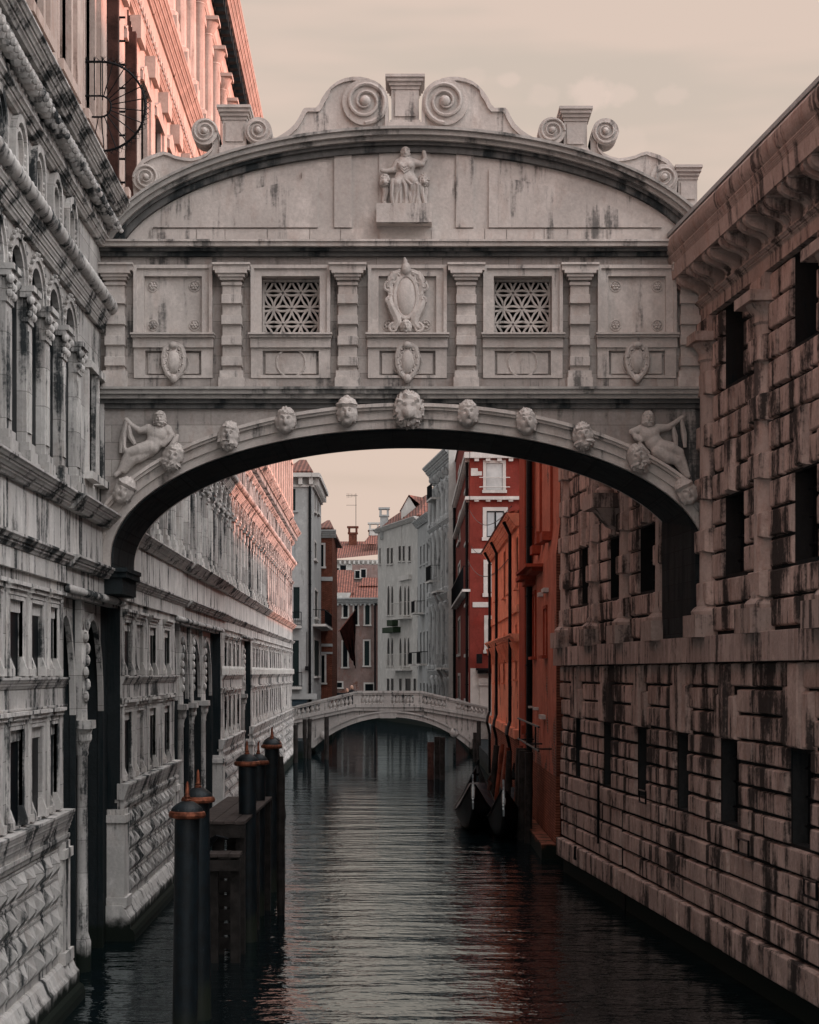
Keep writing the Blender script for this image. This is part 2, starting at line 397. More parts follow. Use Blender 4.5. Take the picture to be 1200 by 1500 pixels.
def moulding(mb, fn, s0, s1, prof, maxlen=8.0):
    """prof: closed polygon of (n,z) swept along s"""
    k = max(1, int(abs(s1 - s0) / maxlen))
    for i in range(k):
        a, b = s0 + (s1 - s0) * i / k, s0 + (s1 - s0) * (i + 1) / k
        mb.prism(prof, a, b, lambda n, z, s: fn(s, n, z))

def cornice_prof(z0, z1, n0, n1, steps=3):
    """stepped, swelling cornice profile from (n0,z0) to (n1,z1); the back lies in the wall"""
    P = [(-.05, z0)]
    h = (z1 - z0) / steps
    for i in range(steps):
        a = n0 + (n1 - n0) * (i + .35) / steps; b = n0 + (n1 - n0) * (i + 1) / steps
        P += [(a, z0 + h * i), (a + (b - a) * .4, z0 + h * (i + .35)), (b, z0 + h * (i + .6)), (b, z0 + h * (i + .97))]
    P += [(-.05, z1)]
    return P

def arc_pts(cx, cz, rx, rz, a0, a1, n):
    return [(cx + rx * cos(a0 + (a1 - a0) * i / n), cz + rz * sin(a0 + (a1 - a0) * i / n)) for i in range(n + 1)]

def spandrel(mb, fn, sc, w, zs, zt, n0, n1, seg=12, rise=None):
    """fills the corners above a round (or pointed) arch inside a rectangular opening of half width w"""
    A = arc_pts(sc, zs, w, rise or w, pi, 0, seg)
    B = [(x, zt) for x, z in A]
    mb.strip(A, B, n0, n1, lambda s, z, n: fn(s, n, z))

def arch_ring(mb, fn, sc, r0, r1, zs, n0, n1, seg=12, k=1.0):
    mb.strip(arc_pts(sc, zs, r0, r0 * k, pi, 0, seg), arc_pts(sc, zs, r1, r0 * k + (r1 - r0), pi, 0, seg), n0, n1, lambda s, z, n: fn(s, n, z))

def head_disp(kind, seed):
    sv = Vector((seed * 3.7, seed * 1.3, seed * 2.1))
    def disp(d):
        x, z, f = d[0], d[2], -d[1]
        m = 1.0
        if f > 0:
            if kind == 'lion':
                m += .55 * exp(-((x / .34) ** 2 + ((z + .35) / .34) ** 2)) - .14 * exp(-(((abs(x) - .32) / .14) ** 2 + ((z - .12) / .10) ** 2)) + .10 * exp(-(((abs(x) - .30) / .2) ** 2 + ((z - .30) / .09) ** 2)) - .30 * exp(-((x / .28) ** 2 + ((z + .66) / .07) ** 2))
            else:
                m += .40 * exp(-((x / .12) ** 2 + ((z + .06) / .20) ** 2)) - .20 * exp(-(((abs(x) - .31) / .13) ** 2 + ((z - .13) / .09) ** 2))
                m += .13 * exp(-(((abs(x) - .30) / .22) ** 2 + ((z - .29) / .08) ** 2)) - .20 * exp(-((x / .24) ** 2 + ((z + .46) / .055) ** 2)) + .10 * exp(-((x / .20) ** 2 + ((z + .72) / .13) ** 2))
        nz = noise.noise(Vector(d) * 7 + sv) + .6 * noise.noise(Vector(d) * 13 + sv)
        if kind == 'lion':
            if x * x + z * z > .42 or f < .1: m += .16 + .22 * nz
        else:
            if z > .50 or (f < .42 and z > -.6): m += .13 + .15 * nz
            if kind == 'beard' and z < -.38 and f > -.2: m += .16 + .22 * noise.noise(Vector(d) * 8 + sv)
            if kind == 'hat' and z > .42: m += .22
        return m
    return disp

def head(mb, c, h, rot=0.0, kind='face', seed=1, wide=.8):
    mb.ball(c, (h * .5 * wide * .95, h * .5 * .95, h * .5), 40, 30, head_disp(kind, seed), rot)

def skin_body(name, pts, edges, mat, parent, root=0, sub=2):
    """one continuous body grown on a skeleton: pts = (x,y,z,rx[,ry])"""
    me = bpy.data.meshes.new(name)
    o_ = ORG[parent.name] if parent else Vector((0, 0, 0))
    me.from_pydata([Vector(p[:3]) - o_ for p in pts], edges, [])
    me.materials.append(M[mat])
    o = bpy.data.objects.new(name, me); COL.objects.link(o)
    if parent: o.parent = parent
    ORG[o.name] = o_
    o.modifiers.new('skin', 'SKIN').use_smooth_shade = True
    bm = bmesh.new(); bm.from_mesh(me)
    lay = bm.verts.layers.skin.verify()
    for v, p in zip(bm.verts, pts):
        v[lay].radius = (p[3], p[4] if len(p) > 4 else p[3]); v[lay].use_root = False
    bm.verts.ensure_lookup_table(); bm.verts[root][lay].use_root = True
    bm.to_mesh(me); bm.free()
    s = o.modifiers.new('sub', 'SUBSURF'); s.levels = sub; s.render_levels = sub
    return o
# ------------------------------------------------------------------ water
mb = MB(); mb.add([(-1500, -300, 0), (1500, -300, 0), (1500, 3000, 0), (-1500, 3000, 0)], [(0, 1, 2, 3)])
struct(mb, 'water', 'water')

# ------------------------------------------------------------------ the covered stone bridge between palace and prison
def bfn(px, py, n): return ((px - 600) * K, YB - n, EYE + (HY - py) * K)
BD = 2.6                                              # depth of the bridge
bridge = thing('covered_bridge', 'enclosed white stone bridge with lattice windows, carved heads and scrolled crest, high over the canal', 'bridge', bfn(598, 985 + 421, -1.3))
AX, AY0, AA, AB = 598, 817, 437, 190                  # soffit ellipse in photo pixels
def ell(off, n=72, a0=pi, a1=0.0): return [(AX + (AA + off) * cos(a0 + (a1 - a0) * i / n), AY0 - (AB + off) * sin(a0 + (a1 - a0) * i / n)) for i in range(n + 1)]
# spandrel wall above the arch, with its soffit
mb = MB()
A = [(AX - AA, 868)] + ell(0) + [(AX + AA, 905)]
B = [(128, 868)] + [(max(128, min(1062, p[0] if abs(p[0] - AX) < AA * .93 else (128 if p[0] < AX else 1062))), 592) for p in ell(0)] + [(1062, 905)]
B = [(128, 868)] + [(128 + (1062 - 128) * i / 72, 592) for i in range(73)] + [(1062, 905)]
mb.strip(A, B, 0, -BD, bfn)
mb.build('arch_wall', 'bridge_arch', bridge)
mb = MB()
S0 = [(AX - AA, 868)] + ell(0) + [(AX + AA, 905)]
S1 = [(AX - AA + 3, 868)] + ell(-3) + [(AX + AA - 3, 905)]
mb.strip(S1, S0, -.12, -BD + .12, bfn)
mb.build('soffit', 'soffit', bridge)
mb = MB()
for o0, o1, n in ((-1, 12, .06), (12, 25, .11), (25, 29, .19), (29, 34, .24)):
    A = [(AX - AA - o0, 840)] + ell(o0) + [(AX + AA + o0, 905)]
    B = [(AX - AA - o1, 840)] + ell(o1) + [(AX + AA + o1, 905)]
    mb.strip(A, B, n, -.05, bfn)
A = ell(-1); B = ell(26); mb.strip(A, B, -BD + .05, -BD - .12, bfn)
mb.build('arch_ring', 'bridge_plain', bridge)
# lower and upper string cornices
def hcornice(y0, y1, lst, x0=128, x1=1062):
    mb = MB()
    for a, b, n in lst: mb.prism([(x0, a), (x1, a), (x1, b), (x0, b)], n, -BD - n, bfn)
    return mb
hcornice(570, 598, [(570, 573.5, .30), (573.5, 580, .26), (580, 586, .20)]).build('cornice', 'bridge_cornice', bridge)
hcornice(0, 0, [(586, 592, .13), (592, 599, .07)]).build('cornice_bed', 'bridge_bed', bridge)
hcornice(357, 378, [(357, 360, .34), (360, 366, .30)]).build('cornice', 'bridge_plain', bridge)
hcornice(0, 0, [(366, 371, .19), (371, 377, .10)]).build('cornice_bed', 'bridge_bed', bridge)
# gallery storey: wall with two lattice windows, near-black fill behind
XL = lambda px: (px - 600) * K
ZL = lambda py: EYE + (HY - py) * K
wfn = lambda s, n, z: (s, YB - n, z)
OPS = [(XL(384), XL(468.5), ZL(490.5), ZL(407)), (XL(723), XL(807.5), ZL(490.5), ZL(407))]
mb = MB()
mb.grid_wall(wfn, XL(128), XL(1062), ZL(571), ZL(377), OPS, 0, .32)
mb.grid_wall(lambda s, n, z: (s, YB + BD + n, z), XL(128), XL(1062), ZL(571), ZL(377), OPS, 0, .32)
mb.build('gallery_wall', 'bridge', bridge)
mb = MB()
for a, b in ((XL(128), XL(597)), (XL(597.5), XL(1062))):
    mb.box((a, YB + .36, ZL(570.5)), (b, YB + BD - .36, ZL(378)))
mb.build('gallery_shade_fill', 'void', bridge)  # near-black blocks behind the lattices paint the unlit gallery
# pilasters with rusticated bands
PIL = [171, 341, 510, 682.5, 848, 1009]
def pilaster(cx):
    mb = MB()
    def bl(x0, x1, y0, y1, n, c=0):
        if c: chamfer_block(mb, lambda s, n_, z: (s, YB - n_, z), XL(cx + x0), XL(cx + x1), ZL(y1), ZL(y0), -.03, n, .018)
        else: mb.prism([(cx + x0, y0), (cx + x1, y0), (cx + x1, y1), (cx + x0, y1)], n, -.03, bfn)
    bl(-13.5, 13.5, 408, 558, .16)
    bl(-17, 17, 546, 556, .24); bl(-18.5, 18.5, 556, 570.5, .27)
    for i in range(4):
        y = 434 + i * 30.2; bl(-15.8, 15.8, y, y + 15.4, .235, 1)
    bl(-15, 15, 417, 421, .20); bl(-17, 17, 410, 414, .24); bl(-19.5, 19.5, 405.5, 410, .28); bl(-23, 23, 401, 405.5, .32)
    bl(-26.5, 26.5, 393.5, 401, .30); bl(-27.5, 27.5, 390.5, 393.5, .34)
    return mb
for c in PIL: pilaster(c).build('pilaster', 'bridge_plain', bridge)
# panels / window surrounds
PAN = [255, 426.5, 597, 765.5, 932]
def rect(mb, x0, x1, y0, y1, n, n0=-.03): mb.prism([(x0, y0), (x1, y0), (x1, y1), (x0, y1)], n, n0, bfn)
def surround(i, c):
    mb = MB()
    o = 58 if i in (1, 3) else 57.5
    # architrave: two stepped frames round the opening
    for a, b, n in ((0, 5, .17), (5, 15.5, .12)):
        rect(mb, c - o + a, c + o - a, 391 + a, 391 + b, n); rect(mb, c - o + a, c - o + b, 391 + b, 491, n); rect(mb, c + o - b, c + o - a, 391 + b, 491, n)
    if i not in (1, 3):
        rect(mb, c - 42, c + 42, 407, 491, .03)
    # sill
    rect(mb, c - 61, c + 61, 491, 493.5, .27); rect(mb, c - 60, c + 60, 493.5, 497, .22); rect(mb, c - 58.5, c + 58.5, 497, 511, .15)
    # apron panel
    rect(mb, c - o, c - 41, 511, 555, .10); rect(mb, c + 41, c + o, 511, 555, .10); rect(mb, c - 41, c + 41, 511, 515, .10); rect(mb, c - 41, c + 41, 551, 555, .10)
    rect(mb, c - 37, c + 37, 518, 548, .045)
    return mb
for i, c in enumerate(PAN):
    fr = surround(i, c).build('window_surround' if i in (1, 3) else 'panel', 'bridge_plain', bridge)
    if i in (0, 4):
        for sx in (-30.5, 30.5):
            for y in (420, 477):
                r = MB(); x, _, z = bfn(c + sx, y, 0)
                for k in range(6):
                    q = k * pi / 3; r.ball((x + .045 * cos(q), YB - .04, z + .045 * sin(q)), (.028, .03, .028), 8, 5)
                r.ball((x, YB - .045, z), (.03, .035, .03), 8, 5)
                r.tube([(x + .09 * cos(a * pi / 8), YB - .035, z + .09 * sin(a * pi / 8)) for a in range(17)], .014, 5, False)
                r.build('rosette', 'carving', fr, True)
    if i == 2:
        for sx in (-28.5, 26.5):
            r = MB(); x, _, z = bfn(c + sx, 477, 0)
            for k in range(6):
                q = k * pi / 3; r.ball((x + .045 * cos(q), YB - .04, z + .045 * sin(q)), (.028, .03, .028), 8, 5)
            r.tube([(x + .09 * cos(a * pi / 8), YB - .035, z + .09 * sin(a * pi / 8)) for a in range(17)], .014, 5, False)
            r.build('rosette', 'carving', fr, True)
    if i in (1, 3):
        r = MB(); x, _, z = bfn(c, 532, 0)
        r.tube([(x + .25 * cos(a * pi / 16), YB - .045, z + .25 * sin(a * pi / 16)) for a in range(33)], .022, 6, False)
        r.build('roundel', 'carving', fr, True)
        # pierced lattice: overlapping circles on a triangular grid, a flat slab of stone bars
        x0, x1, z0, z1 = XL(c - 41.5), XL(c + 41.5), ZL(490), ZL(408)
        r = MB(); R = .315; w = .0175; cx0, cz0 = XL(c), (z0 + z1) / 2
        for q in range(-5, 6):
            for p in range(-5, 6):
                ax = cx0 + (q + p * .5) * R; az = cz0 + p * R * .866
                if ax < x0 - R or ax > x1 + R or az < z0 - R or az > z1 + R: continue
                run = []
                for k in range(41):
                    a = 2 * pi * k / 40; P = (ax + R * cos(a), az + R * sin(a), a)
                    ins = x0 < P[0] < x1 and z0 < P[1] < z1
                    if ins: run.append(P)
                    if (not ins or k == 40):
                        if len(run) > 1:
                            A = [(ax + (R - w) * cos(a_), az + (R - w) * sin(a_)) for _, _, a_ in run]
                            B = [(ax + (R + w) * cos(a_), az + (R + w) * sin(a_)) for _, _, a_ in run]
                            r.strip(A, B, -.17 - .002 * ((q * 3 + p * 5) % 7), -.23 - .002 * ((q + p) % 5), lambda u, v, n: (u, YB - n, v))
                        run = []
        r.box((x0 - .02, YB + .165, z0 - .02), (x0 + .02, YB + .24, z1 + .02)); r.box((x1 - .02, YB + .165, z0 - .02), (x1 + .02, YB + .24, z1 + .02))
        r.box((x0 + .02, YB + .165, z0 - .02), (x1 - .02, YB + .24, z0 + .02)); r.box((x0 + .02, YB + .165, z1 - .02), (x1 - .02, YB + .24, z1 + .02))
        r.build('lattice', 'carving', bridge, label='pierced stone window lattice of interlaced circles')
# base course blocks and frieze blocks
mb = MB()
for a, b in zip(PIL, PIL[1:]): rect(mb, a + 18.5, b - 18.5, 555.5, 570.4, .075)
mb.build('base_course', 'bridge', bridge)
# coats of arms
def scroll(mb, px, py, r, n, hand=1, turns=1.6, t=.3, st=0.0):
    """a raised spiral ridge with a boss"""
    x, y, z = bfn(px, py, n); pts = []; rad = []
    N = int(turns * 18)
    for k in range(N + 1):
        f = k / N; a = st + hand * f * turns * 2 * pi; rr = r * K * (1 - .82 * f)
        pts.append((x + rr * cos(a), y - .05 * f * min(1, r / 20), z + rr * sin(a))); rad.append(r * K * t * (1 - .6 * f))
    mb.tube(pts, rad, 6); mb.ball((x, y - .03, z), r * K * .26, 10, 7)
def small_arms(c, cy, sc=1.0, dark=False):
    mb = MB(); x, y, z = bfn(c, cy, .12)
    nz = lambda d: 1 + .1 * noise.noise(Vector(d) * 4 + Vector((c, 0, 0)))
    mb.ball((x, y, z), (11 * K * sc, .10, 20 * K * sc), 18, 12, nz)
    for sx in (-1, 1):
        for dy, r in ((-17, 6), (-6, 6), (5, 5.5), (14, 5)):
            w = {-17: 9, -6: 14.5, 5: 14, 14: 9}[dy]
            scroll(mb, c + sx * w * sc, cy + dy * sc, r * sc, .15, sx, 1.3, .4, pi / 2)
        mb.tube([bfn(c + sx * q[0] * sc, cy + q[1] * sc, .13) for q in ((4, -25), (12, -20), (15.5, -8), (15, 6), (10, 18), (3, 26), (0, 30))], [.06, .06, .05, .05, .05, .05, .04], 8)
    mb.ball(bfn(c, cy - 24 * sc, .16), (.09, .08, .07), 10, 7); mb.ball(bfn(c, cy + 27 * sc, .16), (.07, .07, .08), 10, 7)
    x, _, z = bfn(c, cy + 1, 0)
    mb.tube([(x + .245 * cos(a * pi / 16), YB - .05, z + .245 * sin(a * pi / 16)) for a in range(33)], .02, 6, False)
    return mb
for c in (256, 597, 932): small_arms(c, 531, .95).build('coat_of_arms', 'carving', bridge, True)
mb = MB(); c, cy = 595, 440
mb.ball(bfn(c, cy - 2, .14), (15 * K, .12, 30 * K), 20, 14)
mb.tube([bfn(c + 16.5 * cos(a * pi / 14), cy - 2 - 31 * sin(a * pi / 14), .17) for a in range(29)], .045, 7, False)
for sx in (-1, 1):
    for dx_, dy, r, hd in ((20, -28, 9, 1), (25, -16, 7, -1), (24, 2, 8, 1), (18, 43, 7, -1), (11, -34, 7, 1), (27, -23, 5, 1)):
        scroll(mb, c + sx * dx_, cy + dy, r, .17, sx * hd, 1.5, .36, pi / 2)
    mb.tube([bfn(c + sx * q[0], cy + q[1], .14) for q in ((8, -38), (18, -34), (24, -20), (22, -6), (24, 4), (19, 16), (13, 28), (12, 36), (18, 44))], [.07, .08, .08, .06, .08, .09, .10, .09, .06], 8)
mb.prism([(c - 16, cy + 22), (c + 16, cy + 22), (c + 13, cy + 36), (c + 19, cy + 48), (c - 19, cy + 48), (c - 13, cy + 36)], .12, -.02, bfn)
head(mb, bfn(c, cy + 43, .20), .24, 0, 'face', 5)
mb.ball(bfn(c, cy - 42, .18), (.09, .10, .12), 12, 8); mb.ball(bfn(c - 1, cy - 50, .18), (.05, .06, .09), 10, 7); mb.ball(bfn(c - 2, cy - 56, .17), (.03, .04, .05), 8, 6)
mb.build('coat_of_arms', 'carving', bridge, True, label='large scrolled coat of arms with a mask at its foot')

# segmental gable: tympanum, curved cornice, inner slabs
GX, GY0, GA, GB = 597, 400, 460, 206
GT = math.acos(.955)
def gel(off, a0=pi - .21, a1=.21, n=80): return [(GX + (GA - off) * cos(a0 + (a1 - a0) * i / n), GY0 - (GB - off) * sin(a0 + (a1 - a0) * i / n)) for i in range(n + 1)]
gp = [p for p in gel(24) if p[1] < 357.5]
mb = MB()
mb.prism([(gp[0][0], 357.4)] + gp + [(gp[-1][0], 357.4)], 0, -BD, bfn)
mb.build('tympanum', 'bridge_plain', bridge)
mb = MB()
for o0, o1, n in ((0, 4, .40), (4, 11, .34), (11, 17, .25)): mb.strip(gel(o0), gel(o1), n, -BD - n * .5, bfn)
mb.build('curved_cornice', 'bridge_cornice', bridge)
mb = MB()
for o0, o1, n in ((17, 22, .17), (22, 31, .10)): mb.strip(gel(o0), gel(o1), n, -BD - n * .5, bfn)
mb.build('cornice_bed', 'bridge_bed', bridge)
mb = MB()
for x0, x1 in ((490, 515.5), (668, 693.5)):
    rect(mb, x0, x1, 224, 334, .05)
rect(mb, 443, 466, 252, 334, .05); rect(mb, 716, 730.5, 250, 334, .05)
rect(mb, 555.5, 630.5, 221, 304.5, .035)
for sx in (-1, 1):       # segmental panels, a thin raised edge
    pts = [(597 + sx * (372 - 246 * f), 0) for f in [i / 16 for i in range(17)]]
    top = []
    for x, _ in pts:
        e = ((x - GX) / (GA - 66)) ; top.append((x, GY0 - (GB - 58) * sqrt(max(0, 1 - e * e)) if abs(e) < 1 else 333))
    top = [(x, min(y, 333)) for x, y in top]
    xe = 443 if sx < 0 else 730.5
    poly = [p for p in top if (p[0] < xe if sx < 0 else p[0] > xe)]
    poly = poly + [(xe, poly[-1][1] - 2), (xe, 334), (poly[0][0], 334)]
    mb.prism(poly, .055, -.02, bfn)
x = 150.0
for w in (70, 68, 42, 62, 62, 45, 40, 0, 78, 32, 55, 92, 66, 90):   # bottom course
    if w == 0: x = 632; continue
    if x > 178 and x + w < 1005 and not (540 < x + w / 2 < 632): rect(mb, x + .6, x + w - .6, 336, 356.8, .028)
    x += w
mb.build('tympanum_panels', 'bridge_plain', bridge)
mb = MB(); rect(mb, 552, 632.5, 305, 332.5, .34); rect(mb, 556, 628, 332.5, 357, .05)
mb.build('statue_ledge', 'bridge_plain', bridge)
# seated statue of a woman with two lions
def limb(mb, *pts):
    """tapering limb through (px, py, n, radius) points"""
    P = [bfn(p[0], p[1], p[2] * .62) for p in pts]
    mb.tube(P, [p[3] for p in pts], 12)
    for p, q in zip(P, pts): mb.ball(p, q[3] * 1.03, 12, 8)
def carved(mb, name, parent, vox=.016):
    o = mb.build(name, 'carving', parent, True)
    r = o.modifiers.new('join', 'REMESH'); r.mode = 'VOXEL'; r.voxel_size = vox; r.use_smooth_shade = True
    q = o.modifiers.new('soft', 'SMOOTH'); q.iterations = 3; q.factor = .5
    return o
mb = MB()
mb.ball(bfn(594, 267, .09), (.21, .15, .20), 16, 10); mb.ball(bfn(594, 246, .10), (.17, .13, .20), 16, 10); mb.ball(bfn(594, 256, .09), (.14, .11, .16), 16, 10)
for sx in (-1, 1): mb.ball(bfn(594 + sx * 6, 247, .19), (.07, .06, .07), 10, 7)
limb(mb, (594, 240, .17, .07), (594, 234, .18, .055))
limb(mb, (583, 242, .17, .075), (576, 252, .19, .055), (566, 254, .21, .042), (560, 253, .22, .04))
limb(mb, (605, 241, .17, .075), (618, 243, .18, .055), (623, 235, .18, .042), (621, 226, .18, .04))
limb(mb, (588, 267, .20, .11), (582, 274, .32, .085), (581, 289, .28, .07), (580, 302, .26, .06)); limb(mb, (600, 266, .20, .11), (606, 271, .32, .085), (609, 287, .28, .07), (614, 302, .28, .06))
limb(mb, (594, 280, .14, .13), (594, 300, .12, .15))
st = carved(mb, 'statue', bridge, .014)
st['label'] = 'seated stone woman with one arm raised between two lion heads'
mb = MB(); head(mb, bfn(594, 228, .14), .20, 0, 'face', 9, .8); mb.build('head', 'carving', st, True)
mb = MB()
rng = random.Random(3)
for i in range(15):                                    # the folds of the skirt
    x = 575 + i * 3.1; mb.tube([bfn(588 + (x - 597) * .55, 264 + abs(x - 597) * .12, .20), bfn(x, 276, .25 - .05 * (i % 3)), bfn(x + rng.uniform(-2, 2), 290, .22 - .05 * (i % 2)), bfn(x + rng.uniform(-3, 5), 303.5, .19 - .05 * (i % 2))], [.025, .035, .035, .04], 6)
for k in range(3):
    mb.tube([bfn(583 + k * 2, 243 + k * 4, .20), bfn(592, 250 + k * 4, .23), bfn(604 - k * 2, 244 + k * 4, .20)], .022, 6)
mb.build('robe', 'carving', st, True)
for px, k in ((563.5, 2), (621, 3)):
    mb = MB(); head(mb, bfn(px, 268, .12), .21, 0, 'lion', k, .85)
    mb.tube([bfn(px, 273, .09), bfn(px + 2, 284, .10), bfn(px - 1 + 2 * (k == 3), 297, .09), bfn(px + 1, 303, .12)], [.07, .06, .045, .05], 8)
    mb.build('lion', 'carving', st, True)
# keystone heads round the arch
HD = [(184, 723, -.62, 'hat'), (256, 672, -.45, 'beard'), (337, 641, -.2, 'beard'), (420, 620, -.08, 'face'), (509, 609, 0, 'hat'), (599, 603, 0, 'lion'),
      (685, 610, 0, 'face'), (770, 622, .10, 'face'), (852, 642, .22, 'beard'), (932, 674, .40, 'beard'), (1004, 725, .6, 'hat')]
for i, (px, py, rot, kd) in enumerate(HD):
    mb = MB(); hh = .56 if kd == 'lion' else (.45 if i not in (0, 10) else .42)
    head(mb, bfn(px, py, .22), hh, rot * .8, kd, i + 1, .84 if kd == 'lion' else .74)
    mb.prism([(px + (-12 if py > 0 else 0), py - 8), (px + 12, py - 8), (px + 9, py + 12), (px - 9, py + 12)], .2, -.02, bfn)
    mb.build('lion_head' if kd == 'lion' else 'carved_head', 'carving', bridge, True, label={'hat': 'carved stone head in a cap', 'beard': 'bearded carved stone head', 'face': 'curly haired carved stone face', 'lion': 'carved lion head at the crown of the arch'}[kd])
# reclining river gods in the spandrels
def god(hd, limbs, torso, lab, drape):
    mb = MB()
    for l in limbs: limb(mb, *l)
    for (px, py, n, rx, ry, rz, rot) in torso: mb.ball(bfn(px, py, n * .6), (rx, ry, rz), 16, 10, None, rot)
    o = carved(mb, 'relief_figure', bridge); o['label'] = lab
    mb = MB(); head(mb, bfn(hd[0], hd[1], hd[2] * .62), .27, 0, 'beard', len(lab), .78); mb.build('head', 'carving', o, True)
    for d in drape:
        mb = MB(); mb.tube([bfn(*q) for q in d], [.03 + .025 * (k % 2) for k in range(len(d))], 7); mb.build('drapery', 'carving', o, True)
god((236, 616, .20), [[(234, 622, .14, .06), (233, 630, .14, .08)], [(219, 629, .14, .085), (206, 632, .17, .06), (194, 624, .18, .045), (187, 617, .18, .05)], [(246, 630, .14, .085), (253, 639, .18, .06), (247, 648, .22, .048), (241, 653, .22, .05)],
     [(224, 656, .18, .14), (207, 661, .22, .12), (190, 665, .22, .085), (183, 680, .18, .07), (176, 692, .15, .05), (171, 697, .18, .045)], [(220, 660, .14, .13), (205, 671, .20, .10), (196, 676, .2, .08), (184, 690, .14, .06)]],
    [(232, 637, .15, .19, .14, .17, .2), (228, 648, .16, .15, .13, .16, .2), (223, 656, .15, .17, .13, .13, .2), (227, 636, .25, .07, .05, .06, 0), (238, 637, .25, .07, .05, .06, 0)],
    'reclining bearded river god on the palace side of the arch',
    [[(187, 620, .16), (183, 636, .1), (183, 655, .08), (186, 664, .1)], [(190, 624, .14), (192, 640, .08), (199, 652, .09)], [(186, 622, .1), (180, 645, .06), (178, 664, .06)], [(252, 656, .2), (258, 648, .16), (262, 638, .12)]])
god((948, 616, .20), [[(949, 622, .14, .06), (950, 632, .14, .08)], [(938, 630, .14, .085), (925, 634, .18, .06), (930, 642, .22, .05), (937, 646, .22, .05)], [(962, 629, .14, .085), (978, 627, .17, .058), (988, 620, .17, .045), (998, 613, .17, .045)],
     [(966, 655, .17, .13), (982, 658, .2, .11), (994, 664, .2, .08), (1001, 682, .16, .065), (1007, 698, .14, .045)], [(962, 662, .2, .12), (976, 672, .24, .11), (990, 677, .22, .08), (997, 688, .18, .06), (1003, 697, .15, .045)]],
    [(950, 637, .15, .19, .14, .17, -.2), (956, 648, .16, .15, .13, .16, -.4), (964, 656, .15, .17, .13, .13, -.4), (945, 636, .25, .07, .05, .06, 0), (956, 637, .25, .07, .05, .06, 0)],
    'reclining river god on the prison side of the arch, one arm raised',
    [[(997, 616, .12), (1001, 636, .06), (1003, 656, .06)], [(985, 625, .1), (988, 640, .07), (990, 655, .08)], [(934, 650, .18), (941, 660, .14), (950, 666, .12)]])

# crest: scrolled parapet with pedestals
def volute(px, py, r, n0, hand, st):
    mb = MB(); x, y, z = bfn(px, py, n0)
    mb.prism([(px + r * cos(2 * pi * i / 28), py + r * sin(2 * pi * i / 28)) for i in range(28)], n0 + .02, n0 - .42, bfn)
    scroll(mb, px, py, r * .93, n0 + .03, hand, 2.3, .11, st)
    return mb
CN = -.15
def crest(pts, name='crest'):
    mb = MB(); mb.prism(pts, CN, CN - .38, bfn)
    # raised rim along the upper edge
    edge = [p for p in pts if p[2:] != (0,)]
    return mb
def outl(x): return GY0 - (GB + 1) * sqrt(max(0, 1 - ((x - GX) / (GA + 1)) ** 2)) + 6
def cr_poly(top, xa, xb, n=14): return top + [(xb + (xa - xb) * i / n, outl(xb + (xa - xb) * i / n)) for i in range(n + 1)]
BIG = [(397, 199), (404, 199), (413, 194), (423, 187), (432, 178), (438, 168), (443, 158), (446, 155), (462, 155), (467, 150), (471, 141), (477, 132), (485, 123), (494, 116), (505, 111.5), (516, 109.5), (528, 109.5), (540, 112), (551, 117.5), (559, 125), (565, 135), (569, 147), (569, 192)]
LOW = [(192, 262), (194, 250), (199, 240), (207, 231), (218, 225), (230, 221), (238, 219), (246, 221), (255, 225), (268, 228), (280, 229), (292, 226), (302, 221), (309, 214), (312, 205), (308, 200), (318, 186), (321, 200), (321, 226)]
for mir in (False, True):
    mx = (lambda x: 1187 - x) if mir else (lambda x: x)
    def mp(P): return [(mx(x), y) for x, y in P]
    hb = 1 if not mir else -1
    mb = MB(); mb.prism(cr_poly(mp(BIG), mx(380), mx(569)), CN, CN - .38, bfn)
    mb.strip(mp(BIG), [(mx(x + (4.5 if i < 12 else -1 if i < 18 else -5)), y + (5.5 if i < 19 else 1)) for i, (x, y) in enumerate(BIG)], CN + .05, CN - .42, bfn)
    mb.build('crest', 'bridge_plain', bridge)
    mb = MB(); mb.prism(cr_poly(mp(LOW), mx(196), mx(321)), CN, CN - .38, bfn)
    mb.strip(mp(LOW), [(mx(x + (4 if i < 6 else 0)), y + (4.5 if i > 2 else 2)) for i, (x, y) in enumerate(LOW)], CN + .045, CN - .41, bfn)
    mb.build('crest', 'bridge_plain', bridge)
    volute(mx(535), 147, 34, CN + .05, hb, -pi / 2 if not mir else -pi / 2).build('volute', 'carving', bridge, 40)
    volute(mx(377.5), 189, 20, CN + .04, -hb, 0).build('volute', 'carving', bridge, 40)
    volute(mx(299), 190, 19.5, CN + .04, hb, 0).build('volute', 'carving', bridge, 40)
    volute(mx(213), 258, 20, CN + .05, -hb, pi).build('volute', 'carving', bridge, 40)
def pedestal(cx, yt, yb, w):
    mb = MB()
    for a, b, ww, d in ((yt, yt + 4, 1.0, .0), (yt + 4, yt + 9, .93, .04), (yt + 9, yt + 14, .82, .09), (yt + 14, yt + 19, .74, .13)):
        mb.box((XL(cx - w * ww), YB - CN - .12 + d, ZL(b)), (XL(cx + w * ww), YB - CN + .66 - d, ZL(a)))
    mb.box((XL(cx - w * .70), YB - CN + .03, ZL(yb - 24)), (XL(cx + w * .70), YB - CN + .50, ZL(yt + 19)))
    rect(mb, cx - w * .52, cx + w * .52, yt + 23, yb - 30, CN + .0, CN - .06)
    mb.box((XL(cx - w * .78), YB - CN - .02, ZL(yb - 20)), (XL(cx + w * .78), YB - CN + .55, ZL(yb - 24)))
    mb.box((XL(cx - w * .86), YB - CN - .06, ZL(yb)), (XL(cx + w * .86), YB - CN + .58, ZL(yb - 20)))
    return mb
